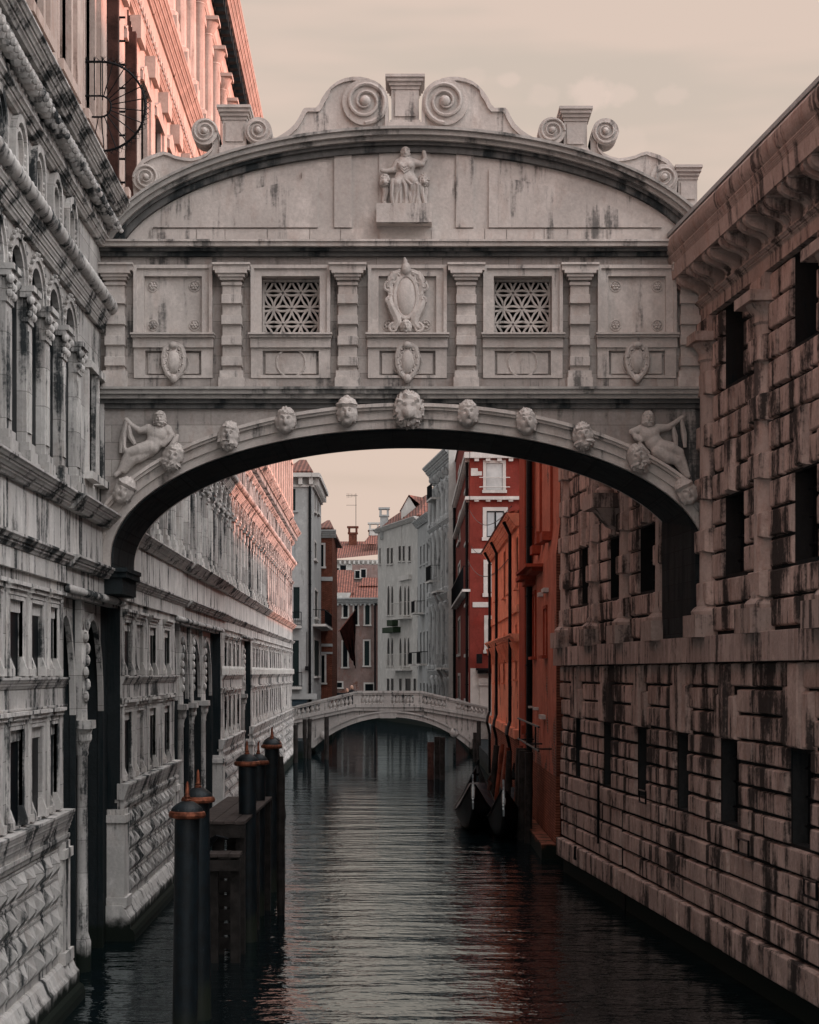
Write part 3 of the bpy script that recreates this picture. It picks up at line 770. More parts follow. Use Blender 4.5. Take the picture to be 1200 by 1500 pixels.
for cx, yt, yb, w in ((593.5, 107, 196, 29), (342, 152, 233, 25), (844.5, 154, 237, 24.5), (1010, 240, 318, 20)):
    pedestal(cx, yt, yb, w).build('pedestal', 'bridge_plain', bridge)
# dark impost block under the palace end of the arch
mb = MB()
for a, b, n, x in ((832, 838, .16, 188), (838, 846, .10, 186), (846, 870, .04, 180)): mb.prism([(140, a), (x, a), (x, b), (140, b)], n, -1.5, bfn)
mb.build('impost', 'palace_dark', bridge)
# ------------------------------------------------------------------ left palace
BL = (547 - 600) / F; AL = -399 * K
def L(s, n, z): return (AL + BL * s + n, s, z)
S0, S1 = 6.0, 103.0
palace = thing('palace', 'long pale stone palace with arcades, pyramid studded plinths and sunlit upper storeys', 'palace', L(55, -2, 0))
def lr(r): return r * YB                                   # position along the wall from ratio to the bridge distance
bays = [(S0, 27.1, 'bay'), (27.1, 33.2, 'portal'), (33.2, 42.3, 'bay'), (42.3, 55.0, 'portal'), (55.0, 63.5, 'bay'), (63.5, 68.5, 'portal'), (68.5, 80.0, 'bay'), (80.0, 91.5, 'bay'), (91.5, S1, 'bay')]
P1 = [(28.33, .87), (31.1, 1.1)]                        # arches of the near portal: centre, half width
P2 = [(43.65, .62), (45.8, 1.28), (48.9, 1.55), (52.4, 1.5)]
P3 = [(64.8, .9), (67.2, .9)]
win_s = []
def add_ws(a, b, p, w):
    k = int((b - a) / p); o = (b - a - k * p) / 2 + p / 2
    for i in range(k): win_s.append((a + o + i * p, w))
for s_, w_ in ((23.5, .90), (24.95, .86), (26.25, .60), (22.0, .90), (20.5, .90)): win_s.append((s_, w_))
for s_ in (34.2, 35.9, 38.0, 40.6): win_s.append((s_, 1.05))
for a, b in ((55.4, 63.2), (69, 80), (80.4, 91.2), (91.8, 102.6)): add_ws(a, b, 1.75, .9)
R1, R2 = (2.95, 4.32), (4.95, 6.04)
ops1 = [(s - w / 2, s + w / 2, *R1) for s, w in win_s]; ops2 = [(s - w / 2, s + w / 2, *R2) for s, w in win_s]
pops = [(c - w, c + w, -1, 6.2) for c, w in P1 + P2 + P3]
# lower wall (two rows of windows), broken by the portals
for a, b, k in bays:
    if k == 'bay': mb = MB(); mb.grid_wall(L, a, b, -1, 6.6, ops1 + ops2, 0, .2); mb.build('lower_wall', 'palace', palace)
for a, b, k in bays:
    if k == 'portal':
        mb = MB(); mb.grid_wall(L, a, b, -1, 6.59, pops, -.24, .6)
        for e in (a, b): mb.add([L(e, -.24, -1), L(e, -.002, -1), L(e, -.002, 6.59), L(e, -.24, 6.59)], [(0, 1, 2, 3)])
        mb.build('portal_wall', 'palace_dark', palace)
# friezes and cornices
mb = MB()
moulding(mb, L, S0, S1, [(-.4, 6.36), (.06, 6.36), (.06, 6.62), (-.4, 6.62)])
moulding(mb, L, S0, S1, [(-.4, 6.8), (.04, 6.8), (.04, 7.5), (-.4, 7.5)], 2.6)
mb.build('frieze', 'palace_plain', palace)
brk = [(S0, 27.0), (27.0, 33.0), (33.0, 44.0), (44.0, 56.0), (56.0, S1)]
mb = MB()
for i, (a, b) in enumerate(brk):
    e = .07 if i % 2 else 0
    moulding(mb, L, a, b, [(n + (e if n > 0 else 0), z) for n, z in cornice_prof(6.62, 6.8, .05, .20, 2)], 6)
    moulding(mb, L, a, b, [(n + (e if n > 0 else 0), z) for n, z in cornice_prof(7.5, 7.73, .08, .30, 3)], 6)
mb.build('string_cornice', 'palace_trim', palace)
for a, b, k in bays:
    if k == 'bay':
        e0, e1 = a + .02, b - .02
        mb = MB()
        moulding(mb, L, e0, e1, cornice_prof(4.78, 4.93, .03, .11, 2), 5)
        moulding(mb, L, e0, e1, [(-.1, 4.36), (.03, 4.36), (.03, 4.78), (-.1, 4.78)], 5)
        moulding(mb, L, e0, e1, cornice_prof(4.40, 4.52, .03, .07, 2), 5)
        mb.build('string_course', 'palace_trim', palace)
        mb = MB()
        moulding(mb, L, e0 - .05, e1 + .05, cornice_prof(2.42, 2.56, .05, .10, 1), 5)
        moulding(mb, L, e0 - .05, e1 + .05, [(-.1, 2.56), (.07, 2.56), (.07, 2.62), (-.1, 2.62)], 5)
        moulding(mb, L, e0 - .1, e1 + .1, cornice_prof(2.62, 2.92, .07, .17, 3), 5)
        mb.build('ledge', 'palace_trim', palace)
        if a > 50:
            u = a + .5
            while u < b:
                mb = MB(); mb.prism([(u - .2, 4.93), (u + .2, 4.93), (u + .12, 5.12), (u, 5.2), (u - .12, 5.12)], .16, .02, lambda s_, z_, n_: L(s_, n_, z_)); u += .95
                mb.build('ledge_ornament', 'white_trim', palace)
# plinth with rows of stone pyramids
for a, b, k in bays:
    if k != 'bay': continue
    mb = MB()
    mb.box((a, -.2, -1), (b, .03, 2.44), L)
    moulding(mb, L, a - .22, b + .22, [(-.42, -1), (.30, -1), (.30, .12), (.27, .2), (.21, .24), (.21, .42), (.16, .48), (.10, .62), (.06, .66), (-.42, .66)], 6)
    for e, sg in ((a, 1), (b, -1)):                        # end piers
        x0, x1 = sorted((e - sg * .1, e + sg * .55)); mb.box((x0, -.4, -1), (x1, .09, 2.44), L)
        x0, x1 = sorted((e - sg * .16, e + sg * .6)); mb.box((x0, -.4, 2.2), (x1, .13, 2.34), L); mb.box((x0, -.4, .62), (x1, .14, .8), L)
    pl = mb.build('plinth', 'palace_plain', palace)
    mb = MB(); a2, b2 = a + .7, b - .7
    if b < 30: a2 = 17.6
    nc = max(2, round((b2 - a2) / .62)); cw = (b2 - a2) / nc
    for r in range(4):
        z0 = .74 + r * .415
        for c in range(nc):
            s = a2 + c * cw; x0, x1, y0, y1 = s + .02, s + cw - .02, z0 + .02, z0 + .355
            if b < 60 or True:
                mb.add([L(x0, .03, y0), L(x1, .03, y0), L(x1, .03, y1), L(x0, .03, y1), L((x0 + x1) / 2, .15, (y0 + y1) / 2)], [(0, 1, 4), (1, 2, 4), (2, 3, 4), (3, 0, 4)])
        moulding(mb, L, a2, b2, [(-.03, z0 + .365), (.045, z0 + .37), (.045, z0 + .405), (-.03, z0 + .41)], 20)
    mb.build('pyramid_panel', 'palace', pl)
# windows of the two lower rows
def lower_window(w, h, hood):
    Lo = lambda s, n, z: (BL * s + n, s, z)
    f = MB(); t = .13
    for sg in (-1, 1):
        x0, x1 = sorted((sg * w / 2, sg * (w / 2 + t))); f.box((x0, -.05, 0), (x1, .02, h), Lo)
        x0, x1 = sorted((sg * (w / 2 + t), sg * (w / 2 + t + .05))); f.box((x0, -.05, .05), (x1, .012, h), Lo)
        x0, x1 = sorted((sg * (w / 2 - .08), sg * (w / 2 + t + .03))); f.box((x0, -.05, 0), (x1, .07, .1), Lo)
        f.prism([(-.05, .1), (.07, .1), (.01, .26), (-.05, .26)], sg * (w / 2 - .075), sg * (w / 2 + .02), lambda n, z, s: Lo(s, n, z))
    for k, (z0, z1, n, e) in enumerate(((h - .02, h + .05, .04, 0), (h + .05, h + .11, .08, .03), (h + .11, h + .16, .12, .06))):
        f.box((-w / 2 - t - e, -.05, z0), (w / 2 + t + e, n, z1), Lo)
    if hood:
        f.box((-w / 2, -.07, h - .24), (w / 2, -.03, h), Lo)
        f.box((-w / 2, -.05, h - .08), (w / 2, .03, h - .03), Lo)
    p = MB(); p.box((-w / 2 - .02, -.12, -.02), (w / 2 + .02, -.06, h + .02), Lo)
    b = MB(); b.box((-w / 2 - .02, -.12, -.02), (w / 2 + .02, -.05, h + .02), Lo); b.box((-w * .3, -.06, h * .12), (w * .3, -.03, h * .82), Lo)
    return f, p, b
cache = {}
rng = random.Random(5)
for row, (z0, z1) in ((1, R1), (2, R2)):
    for s, w in win_s:
        key = (round(w, 2), row)
        if key not in cache:
            f, p, b = lower_window(w, z1 - z0, True)
            cache[key] = (f.mesh('window', 'palace_plain'), p.mesh('pane', 'dark_glass'), b.mesh('blind_slab', 'palace'))
        f, p, b = cache[key]
        o = put('window', f, palace, L(s, 0, z0))
        blind = (row == 2 and s > 34 and rng.random() < .45) or (row == 1 and rng.random() < .4)
        c = put('blind_slab' if blind else 'pane', b if blind else p, o, None, True)
# portals: arched heads, columns, dark recess with carved doors and round windows
def portal(lst, a, b, zs, name):
    mb = MB()
    for c, w in lst:
        spandrel(mb, L, c, w, zs, 6.2, -.217, -.24, 14, 5.95 - zs)
        arch_ring(mb, L, c, w - .02, w + .10, zs, -.17, -.26, 14, (5.95 - zs) / w)
    pr = mb.build('portal', 'palace', palace, label='water entrance with tall arches and dark carved doors')
    for c, w in lst:
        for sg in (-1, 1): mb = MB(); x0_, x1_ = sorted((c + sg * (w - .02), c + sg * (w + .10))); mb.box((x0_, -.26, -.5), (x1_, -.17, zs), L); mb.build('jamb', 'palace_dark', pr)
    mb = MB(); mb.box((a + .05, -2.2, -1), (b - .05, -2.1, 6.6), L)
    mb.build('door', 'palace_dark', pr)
    mb = MB()
    for c, w in lst:
        for z0, z1 in ((.5, 1.5), (1.7, 2.5), (2.6, 3.5)):
            mb.box((c - w * .8, -2.1, z0), (c + w * .8, -2.0, z1), L); mb.box((c - w * .65, -2.0, z0 + .12), (c + w * .65, -1.96, z1 - .12), L)
    mb.build('door_panel', 'palace_dark', pr)
    for c, w in lst:
        mb = MB(); x, y, z = L(c, -1.95, 4.75)
        for r, t in ((.66, .07), (.5, .05)): mb.tube([(x, y + r * cos(q * pi / 14), z + r * sin(q * pi / 14)) for q in range(29)], t, 6, False)
        mb.box((c - w, -2.05, 3.65), (c + w, -1.9, 3.9), L)
        mb.build('round_window', 'palace_dark', pr, True)
    edges = [(p[0] + q[0]) / 2 for p, q in zip(lst, lst[1:])]
    for i, e in enumerate(edges):
        x, y, z = L(e, -.14, 0)
        mb = MB(); mb.lathe([(.15, -.5), (.15, .5), (.13, .56), (.10, .66), (.09, 3.6), (.11, 3.64), (.10, 3.7), (.12, 3.8), (.16, 4.0), (.18, 4.06)], (x, y, z), 12)
        mb.box((e - .26, -.4, 4.06), (e + .26, .05, 4.2), L)
        for k in range(8):
            q = k * pi / 4; mb.ball((x + .12 * cos(q), y + .12 * sin(q), 3.92), (.045, .045, .1), 6, 5)
        mb.tube([(x, y, 4.2), (x - .02, y, 5.0), (x - .05, y, 5.7)], [.09, .09, .13], 8)
        mb.box((e - .16, -.235, 4.2), (e + .16, -.13, 6.2), L)
        for k in range(7): mb.ball((x + .08, y + rng.uniform(-.08, .08), 4.6 + k * .2), (.05, .06, .10), 6, 5)
        mb.build('column', 'palace', pr, True)
    mb = MB()                                             # beaded moulding over the arches
    n = int((b - a) / .2)
    for i in range(n):
        x, y, z = L(a + (i + .5) * (b - a) / n, .06, 6.29); mb.ball((x, y, z), (.08, .07, .07), 6, 5)
    moulding(mb, L, a, b, cornice_prof(6.2, 6.3, -.28, -.02, 1), 8)
    mb.build('bead_moulding', 'palace_trim', pr, True)
portal(P1, 27.1, 33.2, 4.3, 'near'); portal(P2, 42.3, 55, 4.3, 'mid'); portal(P3, 63.5, 68.5, 4.3, 'far')

# piano nobile: arcade of windows between piers
arc = [(10.0 + 1.35 * i, .92) for i in range(14)]
arc = [(s, w) for s, w in arc if s < 28.3]
far = [(34.6 + 1.62 * i, 1.06) for i in range(42)]
A2 = arc + far
ops = [(s - w / 2, s + w / 2, 7.95, 10.74) for s, w in A2] + [(29.5 - .3, 29.5 + .3, 8.3, 10.0), (30.5 - .25, 30.5 + .25, 8.3, 10.0)]
mb = MB(); mb.grid_wall(L, S0, S1, 7.7, 10.95, ops, 0, .24)
for s, w in A2: spandrel(mb, L, s, w / 2, 10.2, 10.74, 0.003, -.07, 10)
mb.build('arcade_wall', 'palace', palace)
Lo = lambda s, n, z: (BL * s + n, s, z)
def arcade_window(w):
    f = MB()
    arch_ring(f, Lo, 0, w / 2 - .01, w / 2 + .09, 10.2 - 7.95, .03, -.06, 12)
    arch_ring(f, Lo, 0, w / 2 + .09, w / 2 + .15, 10.2 - 7.95, .06, -.02, 12)
    for k in range(13):
        q = pi * k / 12; f.ball(Lo((w / 2 + .18) * cos(q), .05, 2.25 + (w / 2 + .18) * sin(q)), .032, 6, 4)
    p = MB(); p.box((-w / 2 - .02, -.14, -.02), (w / 2 + .02, -.08, 2.8), Lo)
    b = MB(); b.box((-w / 2 - .02, -.14, -.02), (w / 2 + .02, -.07, 2.8), Lo); b.box((-w * .32, -.08, .3), (w * .32, -.05, 2.1), Lo)
    return f, p, b
def pier(wd, rich):
    Lo = lambda s, n, z: (BL * s + n, s, z * .947)
    m = MB(); h = wd / 2
    m.box((-h - .06, -.03, 0), (h + .06, .12, .28), Lo); m.box((-h - .03, -.03, .28), (h + .03, .09, .4), Lo)
    m.box((-h, -.03, .4), (h, .045, 2.15), Lo); m.box((-h * .55, .04, .55), (h * .55, .065, 2.0), Lo)
    m.box((-h - .02, -.03, 2.12), (h + .02, .07, 2.18), Lo)
    m.box((-h * .9, -.03, 2.18), (h * .9, .07, 2.44), Lo)
    if rich:
        for sg in (-1, 0, 1):
            for z in (2.24, 2.36): m.ball(Lo(sg * h * .75, .08, z), (.05, .06, .06), 7, 5)
        for sg in (-1, 1): m.ball(Lo(sg * (h + .02), .11, 2.42), (.06, .07, .07), 8, 6)
    m.box((-h - .07, -.03, 2.46), (h + .05, .13, 2.54), Lo); m.box((-h - .08, -.03, 2.54), (h + .08, .17, 2.62), Lo)
    return m
near_w = arcade_window(.92); far_w = arcade_window(1.06)
mw = {.92: [m.mesh(n, t) for m, n, t in zip(near_w, ('window', 'pane', 'blind_slab'), ('palace', 'dark_glass', 'palace'))],
      1.06: [m.mesh(n, t) for m, n, t in zip(far_w, ('window', 'pane', 'blind_slab'), ('palace', 'dark_glass', 'palace'))]}
mp_ = {True: pier(.40, True).mesh('pier', 'palace', smooth=30), False: pier(.52, False).mesh('pier', 'palace')}
for s, w in A2:
    f, p, b = mw[w]
    o = put('window', f, palace, L(s, 0, 7.95))
    bl = s > 33 and (int(s * 7.3) % 10) < 4
    put('blind_slab' if bl else 'pane', b if bl else p, o, None, True)
for i, (s, w) in enumerate(arc): put('pier', mp_[True], palace, L(s + .675, 0, 7.73))
for i, (s, w) in enumerate(far): put('pier', mp_[i < 14], palace, L(s + .81, 0, 7.73))
mb = MB(); mb.box((29.05, -.27, 8.2), (30.9, -.2, 10.1), L); mb.build('pane', 'dark_glass', palace)
mb = MB()
for c, w in ((29.5, .6), (30.5, .5)):
    for sg in (-1, 1):
        x0, x1 = sorted((c + sg * w / 2, c + sg * (w / 2 + .1))); mb.box((x0, -.05, 8.3), (x1, .07, 10.0), L)
    mb.box((c - w / 2 - .14, -.05, 10.0), (c + w / 2 + .14, .12, 10.12), L); mb.box((c - w / 2 - .14, -.05, 8.18), (c + w / 2 + .14, .14, 8.3), L)
mb.build('window_frame', 'palace_plain', palace)
# entablature, rope moulding
mb = MB()
for a, b in ((S0, 31.6), (31.6, S1)):
    moulding(mb, L, a, b, cornice_prof(10.9, 11.17, .05, .2, 3), 4)
mb.build('entablature', 'palace_trim', palace)
mb = MB()
def rope(a, b, st, tw):
    pts = []; n = int((b - a) / st)
    seg = 10; vs = []; fs = []
    for i in range(n + 1):
        s = a + (b - a) * i / n
        for k in range(seg):
            q = 2 * pi * k / seg; r = .105 + (.028 * abs(sin((s / tw * pi) + q * .5)) if tw else .02)
            vs.append(L(s, .2 + r * cos(q), 11.31 + r * sin(q)))
    for i in range(n):
        for k in range(seg): fs.append((i * seg + k, i * seg + (k + 1) % seg, (i + 1) * seg + (k + 1) % seg, (i + 1) * seg + k))
    mb.add(vs, fs)
rope(16, 31.5, .035, .24); rope(33.4, S1, 2.0, 0)
mb.box((S0, -.1, 11.15), (31.5, .2, 11.22), L); mb.box((33.4, -.1, 11.15), (S1, .2, 11.22), L)
mb.build('rope_moulding', 'palace', palace, True)
# upper frieze with blind arches
mb = MB(); mb.grid_wall(L, S0, S1, 11.16, 12.7, [], 0, .1); mb.build('upper_frieze', 'palace', palace)
f = MB()
f.strip(arc_pts(0, .52, .33, .33, pi, 0, 10), arc_pts(0, .52, .43, .43, pi, 0, 10), .09, -.02, lambda s, z, n: Lo(s, n, z))
f.strip(arc_pts(0, .52, .22, .22, pi, 0, 10), arc_pts(0, .52, .27, .27, pi, 0, 10), .06, -.02, lambda s, z, n: Lo(s, n, z))
for sg in (-1, 1):
    x0, x1 = sorted((sg * .33, sg * .43)); f.box((x0, -.02, .05), (x1, .09, .52), Lo)
    x0, x1 = sorted((sg * .22, sg * .27)); f.box((x0, -.02, .08), (x1, .06, .52), Lo)
for k in range(6): f.ball(Lo(.30, .05, .1 + k * .08), .03, 6, 4); f.ball(Lo(-.30, .05, .1 + k * .08), .03, 6, 4)
nm = f.mesh('niche', 'palace')
for s, w in arc: put('niche', nm, palace, L(s, 0, 11.42))
for i in range(38): put('niche', nm, palace, L(35 + i * 1.75, 0, 11.42))
# main cornice
mb = MB()
for a, b in ((S0, 31.9), (31.9, 76), (76, S1)):
    moulding(mb, L, a, b, cornice_prof(12.34, 12.5, .05, .18, 2), 3)
    moulding(mb, L, a, b, [(-.1, 12.5), (.16, 12.5), (.16, 12.58), (-.1, 12.58)], 3)
    moulding(mb, L, a, b, cornice_prof(12.84, 13.07, .36, .56, 3), 3)
mb.build('main_cornice', 'palace_trim', palace)
mb = MB()
s = 18.0
while s < 31.8:                                             # row of carved corbels under the cornice
    mb.ball(L(s, .25, 12.72), (.13, .085, .13), 8, 6, lambda d: 1 + .2 * noise.noise(Vector(d) * 3 + Vector((s, 0, 0))))
    mb.ball(L(s, .37, 12.64), (.05, .045, .05), 6, 5); s += .235
s = 33.6
while s < S1: mb.box((s, 0, 12.6), (s + .32, .33, 12.82), L); s += .62
mb.box((S0, -.1, 12.56), (S1, .14, 12.86), L)
mb.build('corbel_row', 'palace_trim', palace, 30)
# upper storeys
w3 = [(13 + 2.3 * i, 1.0) for i in range(39)]
ops3 = [(s - .5, s + .5, 14.0, 16.8) for s, w in w3]; ops4 = [(s - .52, s + .52, 19.9, 22.5) for s, w in w3]
mb = MB(); mb.grid_wall(L, S0, S1, 13.05, 18.0, ops3, 0, .25); mb.grid_wall(L, S0, S1, 18.0, 24.9, ops4, 0, .25)
mb.add([L(S1, 0, -1), L(S1, -12, -1), L(S1, -12, 24.8), L(S1, 0, 24.8)], [(0, 1, 2, 3)])
mb.add([L(S0, 0, -1), L(S0, -12, -1), L(S0, -12, 24.8), L(S0, 0, 24.8)], [(0, 1, 2, 3)])
mb.build('upper_wall', 'palace_upper', palace)
mb = MB()
for a, b in ((S0, 31.0), (31.0, S1)):
    moulding(mb, L, a, b, cornice_prof(17.86, 18.02, .06, .16, 2), 5)
    moulding(mb, L, a, b, [(-.1, 18.02), (.12, 18.02), (.12, 18.72), (-.1, 18.72)], 5)
    moulding(mb, L, a, b, cornice_prof(18.72, 19.12, .14, .42, 4), 5)
s = 30.0
while s < S1: mb.box((s, 0, 18.02), (s + .16, .19, 18.16), L); s += .32
mb.build('upper_cornice', 'palace_upper', palace)
mb = MB()
for a, b in ((S0, 31.0), (31.0, S1)):
    moulding(mb, L, a, b, cornice_prof(22.9, 23.2, .08, .22, 2), 5)
    moulding(mb, L, a, b, [(-.1, 23.2), (.15, 23.2), (.15, 24.0), (-.1, 24.0)], 5)
mb.build('top_frieze', 'palace_upper', palace)
mb = MB()
for a, b in ((S0, 31.0), (31.0, S1)): moulding(mb, L, a, b, cornice_prof(24.38, 24.86, .5, .8, 4), 5)
mb.build('top_cornice', 'palace_upper', palace)
mb = MB(); s = 12
while s < S1:
    mb.box((s, -.1, 24.0), (s + .28, .47, 24.36), L); s += .6
mb.box((S0, -.1, 24.0), (S1, .2, 24.42), L)
mb.build('bracket_row', 'palace_dark', palace)
f = MB(); p = MB()
for sg in (-1, 1):
    x0, x1 = sorted((sg * .5, sg * .66)); f.box((x0, -.05, 0), (x1, .09, 2.8), Lo)
f.box((-.72, -.05, 2.8), (.72, .16, 2.98), Lo); f.box((-.8, -.05, -.16), (.8, .2, 0), Lo)
f.prism([(-.8, 2.98), (.8, 2.98), (0, 3.3)], .14, -.05, lambda s, z, n: Lo(s, n, z))
p.box((-.52, -.2, -.02), (.52, -.16, 2.82), Lo)
f3, p3 = f.mesh('window', 'palace_upper'), p.mesh('pane', 'dark_glass')
f = MB(); p = MB()
for sg in (-1, 1):
    x0, x1 = sorted((sg * .5, sg * .64)); f.box((x0, -.05, 0), (x1, .1, 2.6), Lo)
f.box((-.75, -.05, 2.6), (.75, .2, 2.8), Lo); f.box((-.8, -.05, -.2), (.8, .24, 0), Lo); f.box((-.05, -.16, 0), (.05, -.06, 2.6), Lo)
p.box((-.54, -.2, -.02), (.54, -.17, 2.62), Lo)
f4, p4 = f.mesh('window', 'palace_upper'), p.mesh('pane', 'dark_glass')
f = MB()
f.lathe([(.24, 0), (.24, .25), (.18, .32), (.17, 4.6), (.2, 4.66), (.18, 4.72), (.22, 4.8), (.32, 5.1), (.34, 5.2)], Lo(0, .16, 0), 10); f.box((-.36, -.05, 5.2), (.36, .52, 5.36), Lo)
f.box((-.3, -.05, -.6), (.3, .4, 0), Lo)
colm = f.mesh('column', 'palace_upper', smooth=35)
f = MB(); f.box((-.28, -.05, 0), (.28, .12, 3.6), Lo); f.box((-.36, -.05, 3.6), (.36, .22, 4.0), Lo); f.box((-.36, -.05, -.1), (.36, .2, .3), Lo)
pm = f.mesh('pilaster', 'palace_upper')
for i, (s, w) in enumerate(w3):
    if s < 17: continue
    o = put('window', f3, palace, L(s, 0, 14.0)); put('pane', p3, o, None, True)
    o = put('window', f4, palace, L(s, 0, 19.9)); put('pane', p4, o, None, True)
    put('column', colm, palace, L(s + 1.15, 0, 19.5)).scale.z = .63; put('pilaster', pm, palace, L(s + 1.15, 0, 13.3)).scale.z = 1.12
mb = MB(); mb.box((S0 + .02, -12, 24.3), (S1 - .02, .3, 24.8), L); mb.build('roof', 'tile', palace)
mb = MB(); mb.box((S0 + .1, -11.9, -1), (S1 - .1, -2.25, 24.2), L); mb.build('interior', 'void', palace)
# tall dark timbers and rungs against the upper wall
def timber(s, wd, z0, z1, n):
    mb = MB(); mb.box((s - .08, n, z0), (s + .08, n + wd, z1), L)
    for k in range(5): mb.box((s - .06 + .02 * k, n + .02 * k, z1 - .02), (s - .05 + .02 * k, n + .02 * k + .03, z1 + .12 + .1 * ((k * 3) % 4)), L)
    return mb
timber(30.0, .18, 13.06, 19.3, .25).build('timber', 'wood_brown', palace)
timber(33.3, .19, 13.06, 17.0, .10).build('timber', 'wood_brown', palace)
for k in range(9):
    z = 13.3 + k * .42; mb = MB(); mb.tube([L(31.6, -.05, z), L(31.6, .32, z)], .022, 5); mb.build('rung', 'iron', palace)
# spiked iron fan over the cornice
mb = MB(); SF = 28.6
def fan(n, z): return L(SF, n, z)
nc, zc, ro, ri = .34, 14.12, .72, .17
def fa(r, a): return fan(nc + r * cos(a), zc + r * sin(a))
mb.tube([fan(-.05, zc + ro), fan(nc - .2, zc + ro)] + [fa(ro, pi / 2 - k * (pi + .35) / 26) for k in range(27)], .02, 6)
mb.tube([fan(0, zc + ri)] + [fa(ri, pi / 2 - k * pi / 10) for k in range(11)] + [fan(0, zc - ri)], .016, 6)
for k in range(13):
    a = pi / 2 - k * (pi + .2) / 12; mb.tube([fa(ri, a), fa(ro, a)], .009, 5)
for k in range(30):
    a = pi / 2 - k * (pi + .3) / 29
    for j in (-.16, .16): mb.tube([fa(ro, a), fa(ro + .09, a + j * .7)], [.008, .002], 4)
for k in range(4):
    n = -.02 + k * .13; mb.tube([fan(n, zc + .1), fan(n, zc + ro + .08)], .009, 5)
    for j in (-.03, .03): mb.tube([fan(n, zc + ro), fan(n + j, zc + ro + .1)], [.008, .002], 4)
mb.tube([fan(-.1, zc + .48), fan(.02, zc + .48)], .014, 5); mb.tube([fan(0, zc - .1), fan(0, zc + ro)], .014, 5)
mb.build('spiked_grille', 'iron', palace, label='half round fan of iron spikes on the cornice')
# ------------------------------------------------------------------ right prison of rough blocks
BR = (360 - 600) / F; AR = 673 * K
def Rr(s, n, z): return (AR + BR * s - n, s, z)
T0, T1 = 5.0, 44.6
prison = thing('prison', 'heavy prison building of rough streaked stone blocks with deep barred windows', 'building', Rr(25, -2, 0))
WL = [(22.1 - 3.3 * i, 1.1) for i in range(4, 0, -1)] + [(22.1, 1.1), (25.4, 1.12), (29.2, 1.2), (32.3, 1.0), (35.6, 1.03), (39.0, 1.05), (42.4, .95)]
WU = [(21.9 - 3.3 * i, 1.1) for i in range(4, 0, -1)] + [(21.9, 1.1), (25.2, 1.15), (28.9, 1.2), (32.1, 1.0), (35.1, 1.55), (38.2, 1.2), (41.6, 1.0)]
CL = [23.9 - 3.3 * i for i in range(4, 0, -1)] + [23.9, 27.2, 30.45, 33.75, 37.0, 40.3, 43.9]
opL = [(s - w / 2, s + w / 2, 2.5, 3.85) for s, w in WL]
opU = [(s - w / 2, s + w / 2, 6.62, 7.9) for s, w in WU] + [(s - w / 2, s + w / 2, 9.75, 11.05) for s, w in WU]
mb = MB(); mb.grid_wall(Rr, T0, T1, -1, 12.2, opL + opU, 0, .95)
mb.add([Rr(T1, 0, -1), Rr(T1, -14, -1), Rr(T1, -14, 12.2), Rr(T1, 0, 12.2)], [(0, 1, 2, 3)])
mb.add([Rr(T0, 0, -1), Rr(T0, -14, -1), Rr(T0, -14, 12.2), Rr(T0, 0, 12.2)], [(0, 1, 2, 3)])
mb.build('wall', 'prison_joint', prison)
for i, (a, b, c, d) in enumerate(opL + opU):
    if a < 17: continue
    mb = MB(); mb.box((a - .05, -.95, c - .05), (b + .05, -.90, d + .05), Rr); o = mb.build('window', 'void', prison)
    mb = MB()
    if c > 9:
        for k in range(5): mb.box((a, -.42, c + .12 + k * .26), (b, -.36, c + .20 + k * .26), Rr)
    else:
        for k in range(4):
            s = a + (k + .5) * (b - a) / 4; mb.tube([Rr(s, -.22, c), Rr(s, -.22, d)], .022, 5)
        for k in range(3):
            z = c + (k + .6) * (d - c) / 3.2; mb.tube([Rr(a, -.22, z), Rr(b, -.22, z)], .022, 5)
    mb.build('window_bars', 'iron', o)
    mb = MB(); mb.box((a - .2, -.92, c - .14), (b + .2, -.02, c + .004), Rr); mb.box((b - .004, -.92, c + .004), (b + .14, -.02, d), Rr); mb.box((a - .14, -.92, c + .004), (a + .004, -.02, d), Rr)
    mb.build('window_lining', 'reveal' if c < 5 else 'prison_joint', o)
rb = random.Random(21)
def row(mb, z0, z1, blk, n, lmin, lmax, gap=.026, c=.05, holes=(), s0=14.0, s1=T1, pill=True, nv=.03):
    spans = []; x = s0
    for a, b in sorted(holes):
        if a > x + .05: spans.append((x, a))
        x = max(x, b)
    if x < s1 - .05: spans.append((x, s1))
    for a, b in spans:
        x = a
        while x < b - 1e-3:
            l = rb.uniform(lmin, lmax)
            if b - (x + l) < lmin * .6: l = b - x
            j = rb.uniform(-.008, .008)
            chamfer_block(mb, Rr, x + gap / 2, x + l - gap / 2, z0 + gap / 2 + j, z1 - gap / 2 + j, -.02, n + rb.uniform(-nv, nv), c, pill)
            x += l
GAPS = [(37.25, 37.55)]
mb = MB()
row(mb, .42, .88, 0, .18, 2.6, 4.4, .012, .035, GAPS, 12.0, T1, False, .01)
for i in range(4): row(mb, .90 + i * .395, .90 + (i + 1) * .395, 0, .08, 1.3, 3.6, .035, .035, GAPS if i < 3 else ())
for i in range(4):
    z0, z1 = 2.48 + i * .36, 2.48 + (i + 1) * .36
    row(mb, z0, z1, 0, .075, .7, 1.9, .032, .035, [(a, b) for a, b, c, d in opL if z0 < 3.85 - .1])
lint = [(s - .42, s + .42) for s, w in WL]
for s, w in WL:
    if s < 14: continue
    mid = .22 + .05 * sin(s * 3)
    chamfer_block(mb, Rr, s - mid, s + mid, 3.90, 5.16, -.02, .17, .05)
    chamfer_block(mb, Rr, s - .62, s - mid - .03, 3.90, 4.72 + .1 * sin(s), -.02, .13, .05); chamfer_block(mb, Rr, s + mid + .03, s + .62, 3.90, 4.72 + .1 * cos(s), -.02, .13, .05)
